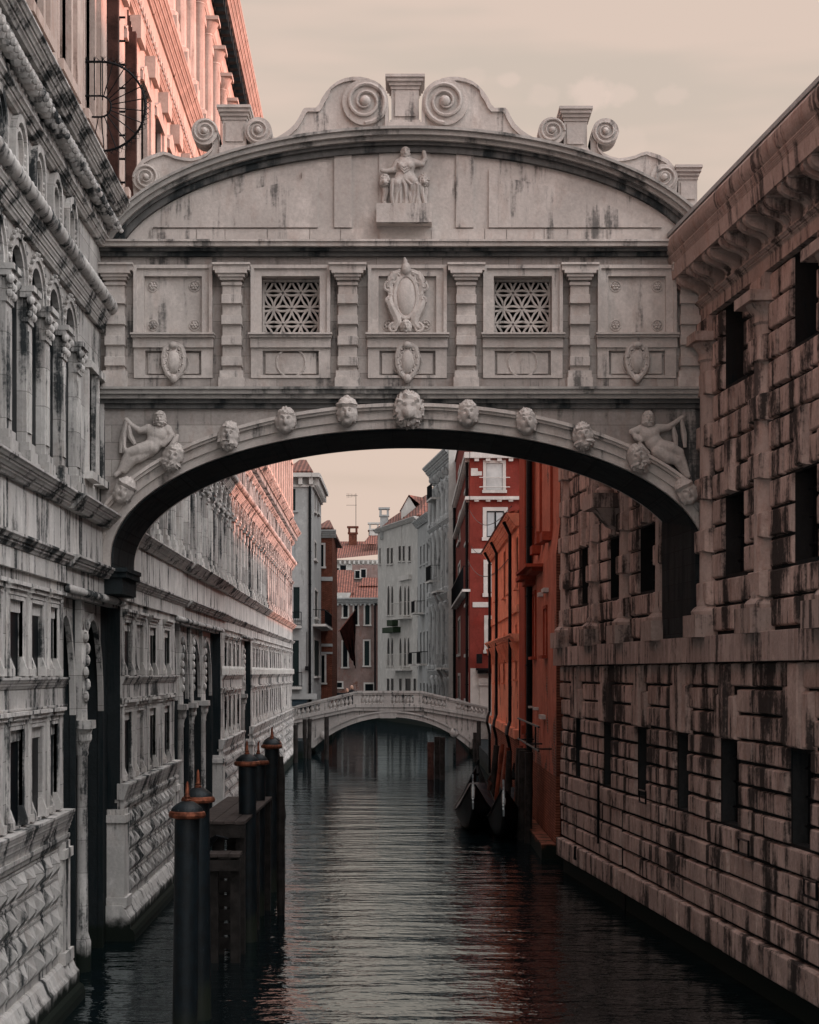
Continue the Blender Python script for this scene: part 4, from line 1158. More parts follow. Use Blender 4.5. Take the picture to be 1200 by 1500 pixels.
for i in range(3):
    z0, z1 = 3.93 + i * .415, 3.93 + (i + 1) * .415
    hl = [(s - .64, s + .64) if i < 2 else (s - .28, s + .28) for s, w in WL]
    row(mb, z0, z1, 0, .075, .6, 1.5, .028, .035, hl)
mb.build('lower_blocks', 'prison', prison)
mb = MB()
s = 6.0
while s < T1 + .25:
    l = rb.uniform(1.5, 3.2); e = min(s + l, T1 + .25); chamfer_block(mb, Rr, s + .004, e - .004, 5.17, 5.62, -.05, .22 + rb.uniform(-.004, .004), .012, False); s = e
mb.box((T1 - .4, -.6, 5.2), (T1 + .25, .1, 5.66), Rr)
mb.build('stone_band', 'prison_smooth', prison)
mb = MB()
colh = [(c - .30, c + .30) for c in CL]
NR = 12; RH = (11.05 - 5.68) / NR
for i in range(NR):
    z0, z1 = 5.68 + i * RH, 5.68 + (i + 1) * RH
    holes = list(colh) + [(a, b) for a, b, c, d in opU if z0 < d - .12 and z1 > c + .12]
    for s, w in WU:
        for zt in (7.9, 11.05):
            if zt - .15 < z0 < zt + .7: holes.append((s - .2, s + .2))
    row(mb, z0, z1, 0, .065, .6, 1.35, .026, .04, holes, 14.0, T1, True, .02)
for s, w in WU:
    if s > 14: chamfer_block(mb, Rr, s - .19, s + .19, 7.93, 8.8, -.02, .16, .05)
for c in CL:                                                # rough bands round the half columns
    if c < 14: continue
    for i in range(1, NR, 2):
        z0, z1 = 5.68 + i * RH, 5.68 + (i + 1) * RH
        chamfer_block(mb, Rr, c - .35, c + .35, z0 + .01, z1 - .01, -.02, .19 + rb.uniform(-.02, .02), .045)
mb.build('upper_blocks', 'prison', prison)
mb = MB(); mb.box((30.92, -.1, 5.63), (33.4, .15, 8.3), Rr); mb.build('shade_slab', 'soffit', prison)  # near-black slab added over the wall, paints the shade under the bridge
for c in CL:
    if c < 14: continue
    mb = MB(); x, y, z = Rr(c, -.06, 0)
    mb.lathe([(.40, 5.98), (.41, 6.04), (.36, 6.10), (.31, 6.13), (.30, 6.2), (.26, 6.26), (.25, 10.3), (.29, 10.34), (.27, 10.4), (.27, 10.46), (.36, 10.58), (.38, 10.62)], (x, y, 0), 16)
    mb.box((c - .43, -.05, 5.6), (c + .43, .38, 5.98), Rr); mb.box((c - .44, -.05, 10.62), (c + .44, .38, 10.78), Rr); mb.box((c - .36, -.05, 10.78), (c + .36, .14, 11.06), Rr)
    mb.build('half_column', 'prison_trim', prison, True)
# entablature, scroll brackets, great cornice
mb = MB()
for a, b in ((T0, 20.0), (20.0, 30.0), (30.0, T1 + .1)):
    moulding(mb, Rr, a, b, [(-.1, 11.07), (.12, 11.07), (.12, 11.26), (-.1, 11.26)], 2.2)
    moulding(mb, Rr, a, b, cornice_prof(11.26, 11.38, .10, .22, 2), 3)
    moulding(mb, Rr, a, b, [(-.1, 11.38), (.06, 11.38), (.06, 11.8), (-.1, 11.8)], 3)
    moulding(mb, Rr, a, b, [(-.1, 11.79), (.60, 11.79), (.62, 12.03), (-.1, 12.03)], 1.6)
    moulding(mb, Rr, a, b, cornice_prof(12.03, 12.18, .60, .66, 3), 4)
mb.build('entablature', 'prison_trim', prison)
mb = MB()
moulding(mb, Rr, T0, T1 + .3, [(-.1, 12.18), (.62, 12.18), (.68, 12.24), (.71, 12.34), (.71, 12.44), (.66, 12.52), (.60, 12.56), (-.1, 12.56)], 3.2)
mb.build('gutter_cornice', 'prison_trim', prison, 30)
mb = MB(); moulding(mb, Rr, T0, T1 + .25, [(.3, 12.55), (.67, 12.55), (.66, 12.63), (.3, 12.66)], 1.1); mb.build('roof_edge', 'grey_wall', prison)
br = MB()
Lr = lambda s, n, z: (BR * s - n, s, z)
C = [(n, z * .5) for n, z in [(.56, .80), (.58, .70), (.56, .60), (.50, .50), (.41, .42), (.30, .36), (.23, .28), (.19, .18), (.18, .08), (.14, 0)]]
for sg in (-1, 1):
    o = sg * .16
    br.strip([(n, z) for n, z in C], [(.05, z) for n, z in C], o - .065, o + .065, lambda n, z, s: Lr(s, n, z))
    for n, z, r in ((.55, .36, .055), (.18, .05, .045)):
        p = [Lr(o - .075, n - .02, z), Lr(o + .075, n - .02, z)]; br.tube(p, r, 8)
    br.box((o - .1, -.02, .385), (o + .1, .58, .42), Lr)
bmsh = br.mesh('bracket', 'prison_trim', smooth=35)
s = 14.3
while s < T1:
    put('bracket', bmsh, prison, Rr(s, 0, 11.38)); s += 1.02
# dark drain and mooring chain slot
mb = MB(); mb.box((37.27, -.03, -.5), (37.53, .03, 2.1), Rr); mb.build('drain_slot', 'void', prison)
mb = MB(); mb.tube([Rr(39.4, .16, 2.6), Rr(39.4, .16, 1.2)], .03, 6); mb.build('iron_chain', 'iron', prison)
mb = MB(); mb.tube([Rr(41.9, .2, .9), Rr(41.9, .22, .6), Rr(41.7, .24, .62)], .035, 6); mb.build('mooring_hook', 'iron', prison)
for s_, z_ in ((27.9, 2.25), (35.0, 2.55), (24.6, 2.0)):
    mb = MB(); mb.tube([Rr(s_ - .28, .16, z_ - .12), Rr(s_ + .28, .16, z_ - .12), Rr(s_ + .28, .16, z_ + .12), Rr(s_ - .28, .16, z_ + .12), Rr(s_ - .28, .16, z_ - .12)], .02, 5); mb.build('iron_fitting', 'iron', prison)
# bracket shelf with an urn between the upper windows
mb = MB(); c = 37.6
mb.box((c - .55, 0, 8.45), (c + .55, .75, 8.75), Rr); mb.prism([(0, 8.0), (.3, 8.1), (.6, 8.45), (0, 8.45)], c - .3, c + .3, lambda n, z, s: Rr(s, n, z))
x, y, z = Rr(c, .38, 8.75); mb.lathe([(.2, 0), (.2, .1), (.12, .18), (.28, .5), (.26, .72), (.16, .85), (.2, .95), (.0, 1.05)], (x, y, z), 12)
mb.build('urn_shelf', 'prison_trim', prison, True)
# roof, its unseen ridge set high to shade the near palace wall
mb = MB()
def pr(s, n, z): return Rr(s, n, z)
mb.add([pr(T0, .50, 12.60), pr(T1 + .3, .50, 12.60), pr(T1 - 5, -12, 19.2), pr(T0 + 4, -12, 19.2), pr(T0, -25, 12.58), pr(T1, -25, 12.58)],
       [(0, 1, 2, 3), (1, 5, 2), (5, 4, 3, 2), (4, 0, 3), (0, 4, 5, 1)])
mb.build('roof', 'tile', prison)
mb = MB(); mb.box((T0 + .1, -13.9, -1), (T1 - .1, -.97, 12.1), Rr); mb.build('interior', 'void', prison)

# ------------------------------------------------------------------ facades given by two ground points
class Fac:
    """vertical wall from A to B (seen from outside, n points out)"""
    def __init__(s, A, B, out=1):
        s.A = Vector((A[0], A[1])); s.B = Vector((B[0], B[1])); s.d = (s.B - s.A); s.len = s.d.length; s.d.normalize()
        s.no = Vector((s.d.y, -s.d.x)) * out
    def __call__(s, u, n, z): p = s.A + s.d * u + s.no * n; return (p.x, p.y, z)
    def u(s, px):                                          # where the sight line of a photo column meets the wall
        t = (px - 600) / F; return (t * s.A.y - s.A.x) / (s.d.x - t * s.d.y)
    def z(s, px, py): p = s.A + s.d * s.u(px); return EYE + (HY - py) * p.y / F
    def rect(s, x0, x1, y0, y1):
        u0, u1 = sorted((s.u(x0), s.u(x1))); xm = (x0 + x1) / 2
        return (u0, u1, s.z(xm, y1), s.z(xm, y0))
def window(parent, f, r, trim='white_trim', pane='dark_glass', t=.16, sill=True, mull=0, depth=.05, shut=None, arch=0):
    a, b, c, d = r; m = MB()
    for x0, x1 in ((a - t, a), (b, b + t)): m.box((x0, -.05, c), (x1, .028, d), f)
    m.box((a - t, -.05, d), (b + t, .03, d + t), f)
    if sill: m.box((a - t - .06, -.05, c - t * .9), (b + t + .06, .15, c), f)
    if arch:
        w = (b - a) / 2; spandrel(m, f, (a + b) / 2, w, d - w * arch, d, .026, -.05, 8, w * arch)
    o = m.build('window', trim, parent)
    p = MB(); p.box((a - .02, -depth - .06, c - .02), (b + .02, -depth, d + .02), f)
    if shut: p.box((a + .02, -depth, c + .02), (b - .02, -.02, d - .02), f)
    pn = p.build('shutter' if shut else 'pane', shut or pane, o)
    if mull:
        q = MB()
        for k in range(mull + 2):
            x = a + (b - a) * k / (mull + 1); q.box((x - .05, -depth - .02, c), (x + .05, -depth + .03, d), f)
        q.box((a, -depth - .02, c), (b, -depth + .028, c + .08), f); q.box((a, -depth - .02, d - .08), (b, -depth + .028, d), f)
        q.build('sash', 'iron', o)
    return o
def wallp(parent, f, z0, z1, ops, mat, name='wall', depth=.3):
    m = MB(); m.grid_wall(f, 0, f.len, z0, z1, ops, 0, depth); return m.build(name, mat, parent)
def core(parent, pts, z0, z1, mat='void', name='interior'):
    """solid block inside the walls"""
    c = Vector((sum(p[0] for p in pts) / len(pts), sum(p[1] for p in pts) / len(pts)))
    P = []
    for p in pts:
        v = Vector(p) - c; P.append(tuple(c + v * (1 - .5 / max(1.5, v.length))))
    m = MB(); m.prism(P, z0, z1, lambda x, y, z: (x, y, z)); return m.build(name, mat, parent)
def pent_roof(parent, pts, z0, rise, over=.4, mat='tile', ridge=.15):
    c = Vector((sum(p[0] for p in pts) / len(pts), sum(p[1] for p in pts) / len(pts)))
    lo = [c + (Vector(p) - c) * (1 + over / max(1, (Vector(p) - c).length)) for p in pts]
    hi = [c + (Vector(p) - c) * ridge for p in pts]; n = len(pts)
    m = MB()
    m.add([(p.x, p.y, z0) for p in lo] + [(p.x, p.y, z0 + .12) for p in lo] + [(p.x, p.y, z0 + rise) for p in hi],
          [list(range(n))[::-1]] + [(i, (i + 1) % n, n + (i + 1) % n, n + i) for i in range(n)] + [(n + i, n + (i + 1) % n, 2 * n + (i + 1) % n, 2 * n + i) for i in range(n)] + [list(range(2 * n, 3 * n))])
    return m.build('roof', mat, parent)
def pipe(parent, f, u, z0, z1, n=.14, r=.07, mat='iron', name='downpipe'):
    m = MB(); m.tube([f(u, n, z0), f(u, n, z1)], r, 8)
    k = z0 + 1
    while k < z1: m.lathe([(r + .02, 0), (r + .02, .06)], f(u, n, k), 8); k += 2.2
    return m.build(name, mat, parent)
def railing(parent, f, a, b, z0, h, n, mat='iron', step=.14, slab=True, name='balcony'):
    m = MB()
    if slab: m.box((a, -.05, z0 - .16), (b, n + .06, z0), f)
    o = m.build(name, 'white_trim', parent) if slab else parent
    m = MB()
    k = int((b - a) / step)
    for i in range(k + 1):
        u = a + (b - a) * i / k; m.tube([f(u, n, z0), f(u, n, z0 + h)], .014, 4, False)
    m.box((a, n - .02, z0 + h - .03), (b, n + .02, z0 + h + .02), f); m.box((a, n - .015, z0 + .06), (b, n + .015, z0 + .09), f)
    for u in (a, b):
        m.tube([f(u, 0, z0 + h), f(u, n, z0 + h)], .02, 4); m.tube([f(u, n * .5, z0), f(u, n * .5, z0 + h)], .014, 4)
    m.build('railing', mat, o)
    return o
# ------------------------------------------------------------------ orange houses on the right bank
# near orange house: canal side Y 47.5-57, brick flank facing the camera
nh = thing('orange_house', 'tall orange house with a flared wall and dark brick flank, beside the stone prison', 'house', (4.6, 52, 0))
fa1 = Fac((4.02, 47.4), (4.02, 57.0), -1); fb1 = Fac((4.02, 47.4), (12, 47.4), 1)
ZT = 14.6
wins = [fa1.rect(*r) for r in ((803, 807, 892, 960), (787, 790.5, 870, 962))]
wins2 = [fa1.rect(*r) for r in ((806, 810, 640, 780), (791, 794, 640, 800))]
# side wall with the flare: upper part lies a little further back
mb = MB()
for z0, z1, n0, n1 in ((2.2, 8.2, .10, .10), (8.2, 9.0, .10, 0), (9.0, ZT, 0, 0)):
    mb.add([fa1(0, n0, z0), fa1(fa1.len, n0, z0), fa1(fa1.len, n1, z1), fa1(0, n1, z1)], [(0, 1, 2, 3)])
mb.build('wall', 'stucco_orange', nh)
mb = MB(); mb.add([fa1(0, .16, -1), fa1(fa1.len, .16, -1), fa1(fa1.len, .10, 2.2), fa1(0, .10, 2.2), fa1(0, -.2, -1), fa1(0, -.2, 2.2)], [(0, 1, 2, 3), (0, 3, 5, 4)])
mb.box((-.1, -.1, -1), (fa1.len, .5, .42), fa1)
mb.build('brick_base', 'brick_side', nh)
mb = MB(); mb.add([fb1(0, 0, -1), fb1(fb1.len, 0, -1), fb1(fb1.len, 0, ZT), fb1(0, 0, ZT)], [(0, 1, 2, 3)])
mb.add([fb1(-.10, .003, 2.2), fb1(.02, .003, 2.2), fb1(.02, .003, 9.0), fb1(0, .003, 9), fb1(-.1, .003, 8.2)], [(0, 1, 2, 3, 4)])
mb.build('brick_flank', 'brick', nh)
core(nh, [(4.02, 47.4), (12, 47.4), (12, 57), (4.02, 57)], -1, ZT - .1); pent_roof(nh, [(4.02, 47.4), (12, 47.4), (12, 57), (4.02, 57)], ZT, 1.6, .3)
for r in wins: window(nh, lambda u, n, z: fa1(u, n + .12, z), r, 'stucco_rust', 'dark_glass', .1, True, 0, .04)
mb = MB()
for i, (a, b, c, d) in enumerate(wins2):
    mb = MB(); mb.box((a, -.02, c), (a + .12, .07, d), fa1); mb.box((a, -.02, c - .25), (b + .1, .3, c), fa1); mb.build('wall_strip', 'stucco_rust', nh)
mb = MB(); a, b, c, d = fa1.rect(797, 800, 780, 797); mb.box((a, -.02, c), (b, .28, d), fa1)
mb.build('wall_strip', 'stucco_rust', nh)
mb = MB()
for x0, x1, y0, y1 in ((784, 801, 832, 842), (772, 790, 845, 858)):
    a, b, c, d = fa1.rect(max(x0, 783.5), x1, y0, y1)
    mb.box((a, 0, c + (d - c) * .55), (b, .62, d), fa1); mb.box((a + .2, 0, c), (b - .2, .42, c + (d - c) * .55), fa1)
mb.build('cornice', 'stucco_rust', nh)
mb = MB()
for x0, x1, y0, y1 in ((801, 804.5, 1047, 1053), (783.5, 786, 1034, 1037), (792, 794, 1036, 1040), (805, 809, 862, 868), (799, 801, 868, 874)):
    a, b, c, d = fa1.rect(x0, x1, y0, y1); mb = MB(); mb.box((a, .08, c), (b, .24, d), fa1); mb.build('stone_bracket', 'white_trim', nh)
mb = MB()
zz = [fa1.z(800, 1058), fa1.z(800, 1090)]
for z in zz: mb.tube([fa1(.2, .55, z), fa1(9.4, .55, z)], .03, 5)
for u in (1.5, 5, 8.5):
    mb.tube([fa1(u, .55, zz[1]), fa1(u, .55, zz[0])], .025, 5); mb.tube([fa1(u, 0.05, zz[1]), fa1(u, .55, zz[1])], .025, 5)
mb.build('iron_rail', 'iron', nh)
pipe(nh, fa1, 9.25, 2.0, ZT, .2, .10)
mb = MB(); mb.box((6.0, 44.75, -1), (12, 47.35, 13.6)); mb.build('unseen_gap_block', 'brick', nh)  # unseen block added to stop sun leaking past the prison end
# rust red wall end between the two orange houses
rw = thing('rust_house', 'narrow rust red house end between the two orange houses', 'house', (4.4, 58, 0))
f2a = Fac((3.70, 57.3), (4.02, 57.3), 1); f2b = Fac((3.70, 57.3), (3.70, 59.9), -1)
mb = MB(); mb.box((3.70, 57.05, -1), (9.0, 59.9, 15.6)); mb.box((3.64, 57.0, 8.0), (4.2, 57.2, 8.35)); mb.box((3.6, 56.98, 3.0), (4.1, 57.3, 3.3)); mb.box((3.62, 56.98, -1), (4.1, 57.3, .6))
mb.build('wall', 'stucco_rust', rw); pent_roof(rw, [(3.7, 57.05), (9, 57.05), (9, 59.9), (3.7, 59.9)], 15.6, 1.0, .3)
# low orange house with sloping eaves line and drain pipes
oh = thing('orange_house', 'lower bright orange house with three dark drain pipes and a bracketed string course', 'house', (4.4, 70, 0))
f3 = Fac((3.70, 59.95), (3.70, 80.0), -1); ZO = 10.35
slits = [f3.rect(*r) for r in ((757.5, 760, 787, 862), (746, 748, 798, 870), (739, 741, 808, 876), (727, 730, 815, 880))]
low = [f3.rect(*r) for r in ((756, 758, 915, 995), (746, 748, 925, 998), (738, 740, 930, 1000), (731, 733, 935, 1000), (725, 727, 938, 1000))]
wallp(oh, f3, 2.85, ZO, slits + low, 'stucco_lit')
mb = MB(); mb.add([f3(0, .05, -1), f3(f3.len, .05, -1), f3(f3.len, .02, 2.85), f3(0, .02, 2.85)], [(0, 1, 2, 3)]); mb.build('brick_base', 'brick_side', oh)
for r in slits + low: window(oh, f3, r, 'stucco_lit', 'void', .07, True, 0, .05)
mb = MB()
moulding(mb, f3, -.1, f3.len + .1, cornice_prof(9.95, 10.38, .08, .42, 3), 5)
moulding(mb, f3, 0, f3.len, [(-.05, 7.05), (.09, 7.05), (.09, 7.3), (-.05, 7.3)], 9); moulding(mb, f3, 0, f3.len, cornice_prof(6.05, 6.32, .1, .32, 2), 5)
moulding(mb, f3, 0, f3.len, [(-.05, 2.75), (.16, 2.75), (.16, 3.05), (-.05, 3.05)], 9)
u = .4
while u < f3.len:
    mb.prism([(0, 5.35), (.08, 5.4), (.14, 5.7), (.26, 6.05), (0, 6.05)], u, u + .22, lambda n, z, s: f3(s, n, z)); u += .75
mb.build('string_course', 'stucco_lit', oh)
mb = MB(); mb.box((8.2, 80.05, -1), (16, 111.5, 9.5)); mb.build('unseen_sun_block', 'stucco_orange', oh)  # unseen block added to keep low sun off the far palace wall
core(oh, [(3.7, 59.95), (10, 59.95), (10, 80), (3.7, 80)], -1, ZO - .1)
mb = MB(); mb.add([f3(-.1, .5, ZO + .04), f3(f3.len + .2, .5, ZO + .04), f3(f3.len + .2, -6.2, ZO + 1.4), f3(-.1, -6.2, ZO + 1.4)], [(0, 1, 2, 3)])
mb.add([f3(f3.len, 0, -1), f3(f3.len, -6.2, -1), f3(f3.len, -6.2, ZO + 1.3), f3(f3.len, 0, ZO)], [(0, 1, 2, 3)]); mb.build('roof', 'tile', oh)
for px in (755.5, 734.5, 724.0):
    u = f3.u(px); mb = MB()
    mb.tube([f3(u, .42, ZO - .1), f3(u, .2, ZO - .55), f3(u, .2, 3.3), f3(u - .25, .3, 3.05), f3(u - .5, .34, 2.85), f3(u - .2, .24, 2.5), f3(u, .2, 2.3), f3(u, .2, .6)], .06, 8)
    mb.build('downpipe', 'iron', oh)

# ------------------------------------------------------------------ dark red house with white trim
rd = thing('red_house', 'tall dark red corner house with white window surrounds and cornices, behind the small bridge', 'house', (4.6, 113, 0))
DX, DY = 3.79, 112.0
ff = Fac((DX, DY), (10.5, DY), 1); fs = Fac((DX, DY), (3.79, 145), -1)
ZR = ff.z(700, 660)
R_ = {k: ff.rect(*v) for k, v in {'a': (712.5, 736.5, 678.5, 718), 'b': (713, 738.5, 748.5, 787), 'c': (714.5, 731, 826, 869), 'd': (715, 733, 907, 952), 'e': (709, 724, 660 - 22, 652)}.items()}
side = []
for x0, x1 in ((671.5, 674.6), (683, 686.2)):
    for y0, y1 in ((690, 716), (756, 794), (828, 884), (908, 958), (990, 1024)): side.append(fs.rect(x0, x1, y0, y1))
wallp(rd, ff, -1, ZR + 3.2, [R_[k] for k in 'abcd'], 'stucco_red'); wallp(rd, fs, -1, ZR + 3.2, side, 'stucco_red')
window(rd, ff, R_['a'], 'white_trim', 'pale_glass', .2, True, 0, .08, 'shutter_white'); window(rd, ff, R_['b'], 'white_trim', 'pale_glass', .24, True, 1)
window(rd, ff, R_['c'], 'white_trim', 'pale_glass', .26, True, 1); window(rd, ff, R_['d'], 'white_trim', 'dark_glass', .24, True, 1)
for i, r in enumerate(side): window(rd, fs, r, 'white_trim', 'pale_glass' if i in (2, 7) else 'dark_glass', .22, True, 0)
for za, zb, t in ((ff.z(700, 676), ff.z(700, 663), .34), (ff.z(700, 735), ff.z(700, 727.5), .28)):
    mb = MB()
    for f in (ff, fs):
        mb.box((-.02 if f is ff else 0, -.05, za + (zb - za) * .35), (f.len, t, zb), f)
        u = .3
        while u < f.len: mb.box((u, -.05, za), (u + .28, t * .8, za + (zb - za) * .35), f); u += .72
    mb.box((DX - t, DY - t, za + (zb - za) * .35), (DX + .02, DY + .02, zb)); mb.build('cornice', 'white_trim', rd)
mb = MB(); a, b, c, d = ff.rect(700, 706, 690.5, 696.5); mb.box((a - .02, -.02, c), (b, .045, d), ff); mb.build('stone_tablet', 'white_trim', rd)
for x0, x1, y0, y1 in ((689.5, 700, 686, 697), (690, 713, 804, 810), (692, 715.5, 882, 889.5)):
    a, b, c, d = ff.rect(x0, x1, y0, y1); mb = MB(); mb.box((a + .02, -.02, c), (b, .05, d), ff); mb.build('stone_tablet', 'white_trim', rd)
core(rd, [(DX, DY), (10.5, DY), (10.5, 145), (DX, 145)], -1, ZR + 3); pent_roof(rd, [(DX, DY), (10.5, DY), (10.5, 145), (DX, 145)], ZR + 3.2, 2.0, .5)
pipe(rd, fs, .5, 1.0, ZR - .6, .16, .09); pipe(rd, fs, fs.u(668.6), 1.0, ZR - .6, .16, .12)
a, b, c, d = fs.rect(668.8, 688.0, 833, 874); railing(rd, fs, a, b, fs.z(680, 874), 1.45, .4, 'iron', .22)
mb = MB(); a, b, c, d = ff.rect(712.5, 736.5, 700, 714)
mb.tube([ff(a - .45, .25, c), ff(b + .45, .25, c)], .03, 5); mb.tube([ff(a - .45, .25, d), ff(b + .45, .25, d)], .03, 5); mb.build('flower_rail', 'white_trim', rd)
# white portal with pilaster, dark canopy
mb = MB(); a, b, c, d = ff.rect(689.5, 724, 979, 1080)
mb.box((.05, -.02, -1), (b, .12, d), ff)
p0, p1, _, _ = ff.rect(703, 717, 979, 1080); mb.box((p0, .1, -1), (p1, .34, ff.z(710, 1004)), ff); mb.box((p0 - .08, .1, ff.z(710, 1004)), (p1 + .08, .44, ff.z(710, 993)), ff)
for k in range(6): mb.ball(ff(p0 + (k + .5) * (p1 - p0) / 6, .4, ff.z(710, 999)), (.09, .09, .14), 6, 5)
mb.build('portal', 'white_trim', rd)
mb = MB(); a, b, c, d = ff.rect(697, 725, 972, 982); mb.box((a, -.02, c), (b, .9, c + .14), ff); mb.box((a + .1, 0, c - .2), (b, .7, c), ff)
a, b, c, d = ff.rect(697.5, 706, 958, 972); mb.box((a, .5, c), (b, .62, d), ff); mb.build('canopy', 'iron', rd)

# ------------------------------------------------------------------ white baroque palace beyond the red house
bq = thing('baroque_palace', 'white baroque palace front crowded with columns, balconies and ornament beside the red house', 'building', (2.8, 152, 0))
P0, P1_ = (3.79, 145.4), (2.15, 160.0)
fq = Fac(P0, P1_, -1); ZQ = EYE + (985 - 655) * 145 / F
fend = Fac((3.79, 145.2), (9, 145.2), 1)
qw = []
LV = [(1.2, 4.0), (6.0, 10.2), (12.4, 16.6), (18.2, 20.6)]
for zi, (a, b) in enumerate(LV):
    for k in range(5): c = 1.6 + k * 2.9; qw.append((c - .62, c + .62, a, b))
wallp(bq, fq, -1, ZQ, qw, 'baroque')
for i, r in enumerate(qw): window(bq, fq, r, 'baroque', 'dark_glass', .22, True, 0, .05, None, 1 if i < 15 else 0)
for z0, z1, n in ((4.6, 5.2, .55), (11.0, 11.7, .6), (17.2, 17.8, .6), (ZQ - 1.1, ZQ, 1.0), (21.0, 21.3, .4)):
    mb = MB(); moulding(mb, fq, -.2, fq.len + .1, cornice_prof(z0, z1, .15, n, 3), 4); mb.build('cornice', 'baroque', bq)
cq = MB()
for a, b in ((5.2, 10.6), (11.7, 16.9)): pass
for k in range(6):
    for a, b in ((.6, 4.5), (5.3, 10.9), (11.8, 17.1), (17.9, 20.9)):
        m = MB(); x, y, _ = fq(.15 + k * 2.9, .25, 0)
        m.lathe([(.34, a), (.34, a + .3), (.26, a + .4), (.23, b - .7), (.36, b - .25), (.4, b)], (x, y, 0), 10); m.build('column', 'baroque', bq, 35)
mb = MB()
for k in range(5):
    for z in (10.5, 16.85, 20.75, 4.25):
        c = 1.6 + k * 2.9
        for j in range(5): mb.ball(fq(c + (j - 2) * .3, .15, z + .12 * (2 - abs(j - 2))), (.22, .2, .2), 7, 5)
        mb.ball(fq(c - 1.3, .4, z + .2), (.3, .3, .35), 7, 5)
    for j in range(3): mb.ball(fq(1.6 + k * 2.9, .1 + .1 * j, ZQ - 1.5 + j * .1), (.35, .3, .3), 7, 5)
mb.build('carving', 'baroque', bq, True)
for z, k0 in ((5.4, 1), (12.0, 2)):
    c = 1.6 + k0 * 2.9
    o = railing(bq, fq, c - 1.9, c + 1.9, z, 1.15, .8, 'baroque', .3); 
    for sg in (-1, 1): m = MB(); m.prism([(0, z - 1.2), (.4, z - 1.1), (.9, z - .16), (0, z - .16)], c + sg * 1.3 - .18, c + sg * 1.3 + .18, lambda n, zz_, s: fq(s, n, zz_)); m.build('bracket', 'baroque', o)
railing(bq, fq, 8.6, 12.0, 13.0, 1.3, 1.0, 'iron', .16)
railing(bq, fq, 8.6, 12.0, 20.2, 1.2, .9, 'iron', .16)
mb = MB(); mb.box((3.2, 145.06, -1), (3.92, 145.38, ZQ + .2)); mb.box((3.1, 145.1, 16.0), (3.95, 145.36, 16.5)); mb.box((3.1, 145.1, 11.0), (3.95, 145.36, 11.6))
mb.build('corner_pier', 'white_wall', bq)
mb = MB(); mb.box((-.1, -.2, -1), (fq.len + .1, .06, 2.75), fq); mb.build('dark_reflect_base', 'palace_dark', bq)  # dark band added to darken the reflection under the footbridge
core(bq, [P0, (10, 146), (9, 160), P1_], -1, ZQ - .1); pent_roof(bq, [P0, (10, 146), (9, 160), P1_], ZQ, 1.5, .4)
# ------------------------------------------------------------------ narrow grey houses
gh = thing('grey_house', 'narrow grey houses with balconies between the white house and the baroque palace', 'house', (1.6, 166, 0))
fg = Fac((2.1, 160.2), (.79, 171.8), -1); ZG = fg.z(633, 752)
gw = [(1.2 + k * 2.6 - .5, 1.2 + k * 2.6 + .5, a, b) for k in range(5) for a, b in ((1.4, 4.0), (5.8, 8.8), (10.6, 13.4), (15.2, 17.0)) if 1.2 + k * 2.6 < fg.len - .6]
wallp(gh, fg, -1, ZG, gw, 'grey_wall')
for i, r in enumerate(gw): window(gh, fg, r, 'baroque', 'dark_glass', .18, True, 0, .05)
mb = MB(); moulding(mb, fg, 0, fg.len, cornice_prof(ZG - .5, ZG + .1, .1, .6, 3), 5); mb.build('cornice', 'baroque', gh)
for c, z in ((2.6, 5.8), (7.0, 10.6), (9.2, 5.8)): railing(gh, fg, c - 1.3, c + 1.3, z, 1.1, 1.0, 'iron', .16)
mb = MB(); mb.box((-.1, -.2, -1), (fg.len + .1, .06, 2.75), fg); mb.build('dark_reflect_base', 'palace_dark', gh)  # added dark band, there for its reflection in the water
core(gh, [(2.1, 160.2), (9, 160.2), (9, 172), (.79, 171.8)], -1, ZG - .1); pent_roof(gh, [(2.1, 160.2), (9, 160.2), (9, 172), (.79, 171.8)], ZG + .1, 1.6, .4)
mb = MB(); x, y = fg(2, -1.5, 0)[:2]
for sx in (0, 1.6):
    for sy in (0, 1.6): mb.tube([(x + sx, y + sy, ZG), (x + sx, y + sy, ZG + 4.6)], .06, 5)
for z in (ZG + 2.8, ZG + 4.5):
    mb.tube([(x, y, z), (x + 1.6, y, z), (x + 1.6, y + 1.6, z), (x, y + 1.6, z), (x, y, z)], .05, 5)
mb.build('roof_frame', 'iron', gh)
# ------------------------------------------------------------------ white house with pointed windows
wh = thing('white_house', 'white house with rows of pointed windows and a small gabled roof turret', 'house', (-1.2, 180, 0))
GA_, GB_ = (.79, 172.0), (-3.36, 188.0)
fw = Fac(GA_, GB_, -1); ZW = fw.z(600, 766) + .3
ww = []; aw = []
for xs, y0, y1, ar in (((566.2, 568.6), 1, 1, 1),): pass
for x0, x1 in ((567.5, 571.2), (573, 576.6), (585, 588.8), (592, 595.2), (597.2, 600.4), (611.5, 613.8)):
    ww.append((fw.rect(x0, x1, 858, 901), 2.0)); ww.append((fw.rect(x0, x1, 934, 975), 2.0))
for x0, x1 in ((556, 558), (567, 570.5), (572.5, 576), (584, 588), (590, 593.4), (598.5, 602)):
    ww.append((fw.rect(x0, x1, 803 if x0 < 580 else 800, 826 if x0 < 580 else 822), 0))
for x0, x1 in ((567, 571), (573, 577), (585, 589), (594, 602), (606, 610)): ww.append((fw.rect(x0, x1, 994, 1020), 0))
wallp(wh, fw, -1, ZW, [r for r, _ in ww], 'white_wall')
for r, ar in ww: window(wh, fw, r, 'white_trim', 'dark_glass', .12, True, 0, .05, None, ar)
mb = MB(); moulding(mb, fw, -.3, fw.len + .4, cornice_prof(ZW - .3, ZW + .1, .1, .5, 2), 5)
mb.build('cornice', 'white_trim', wh)
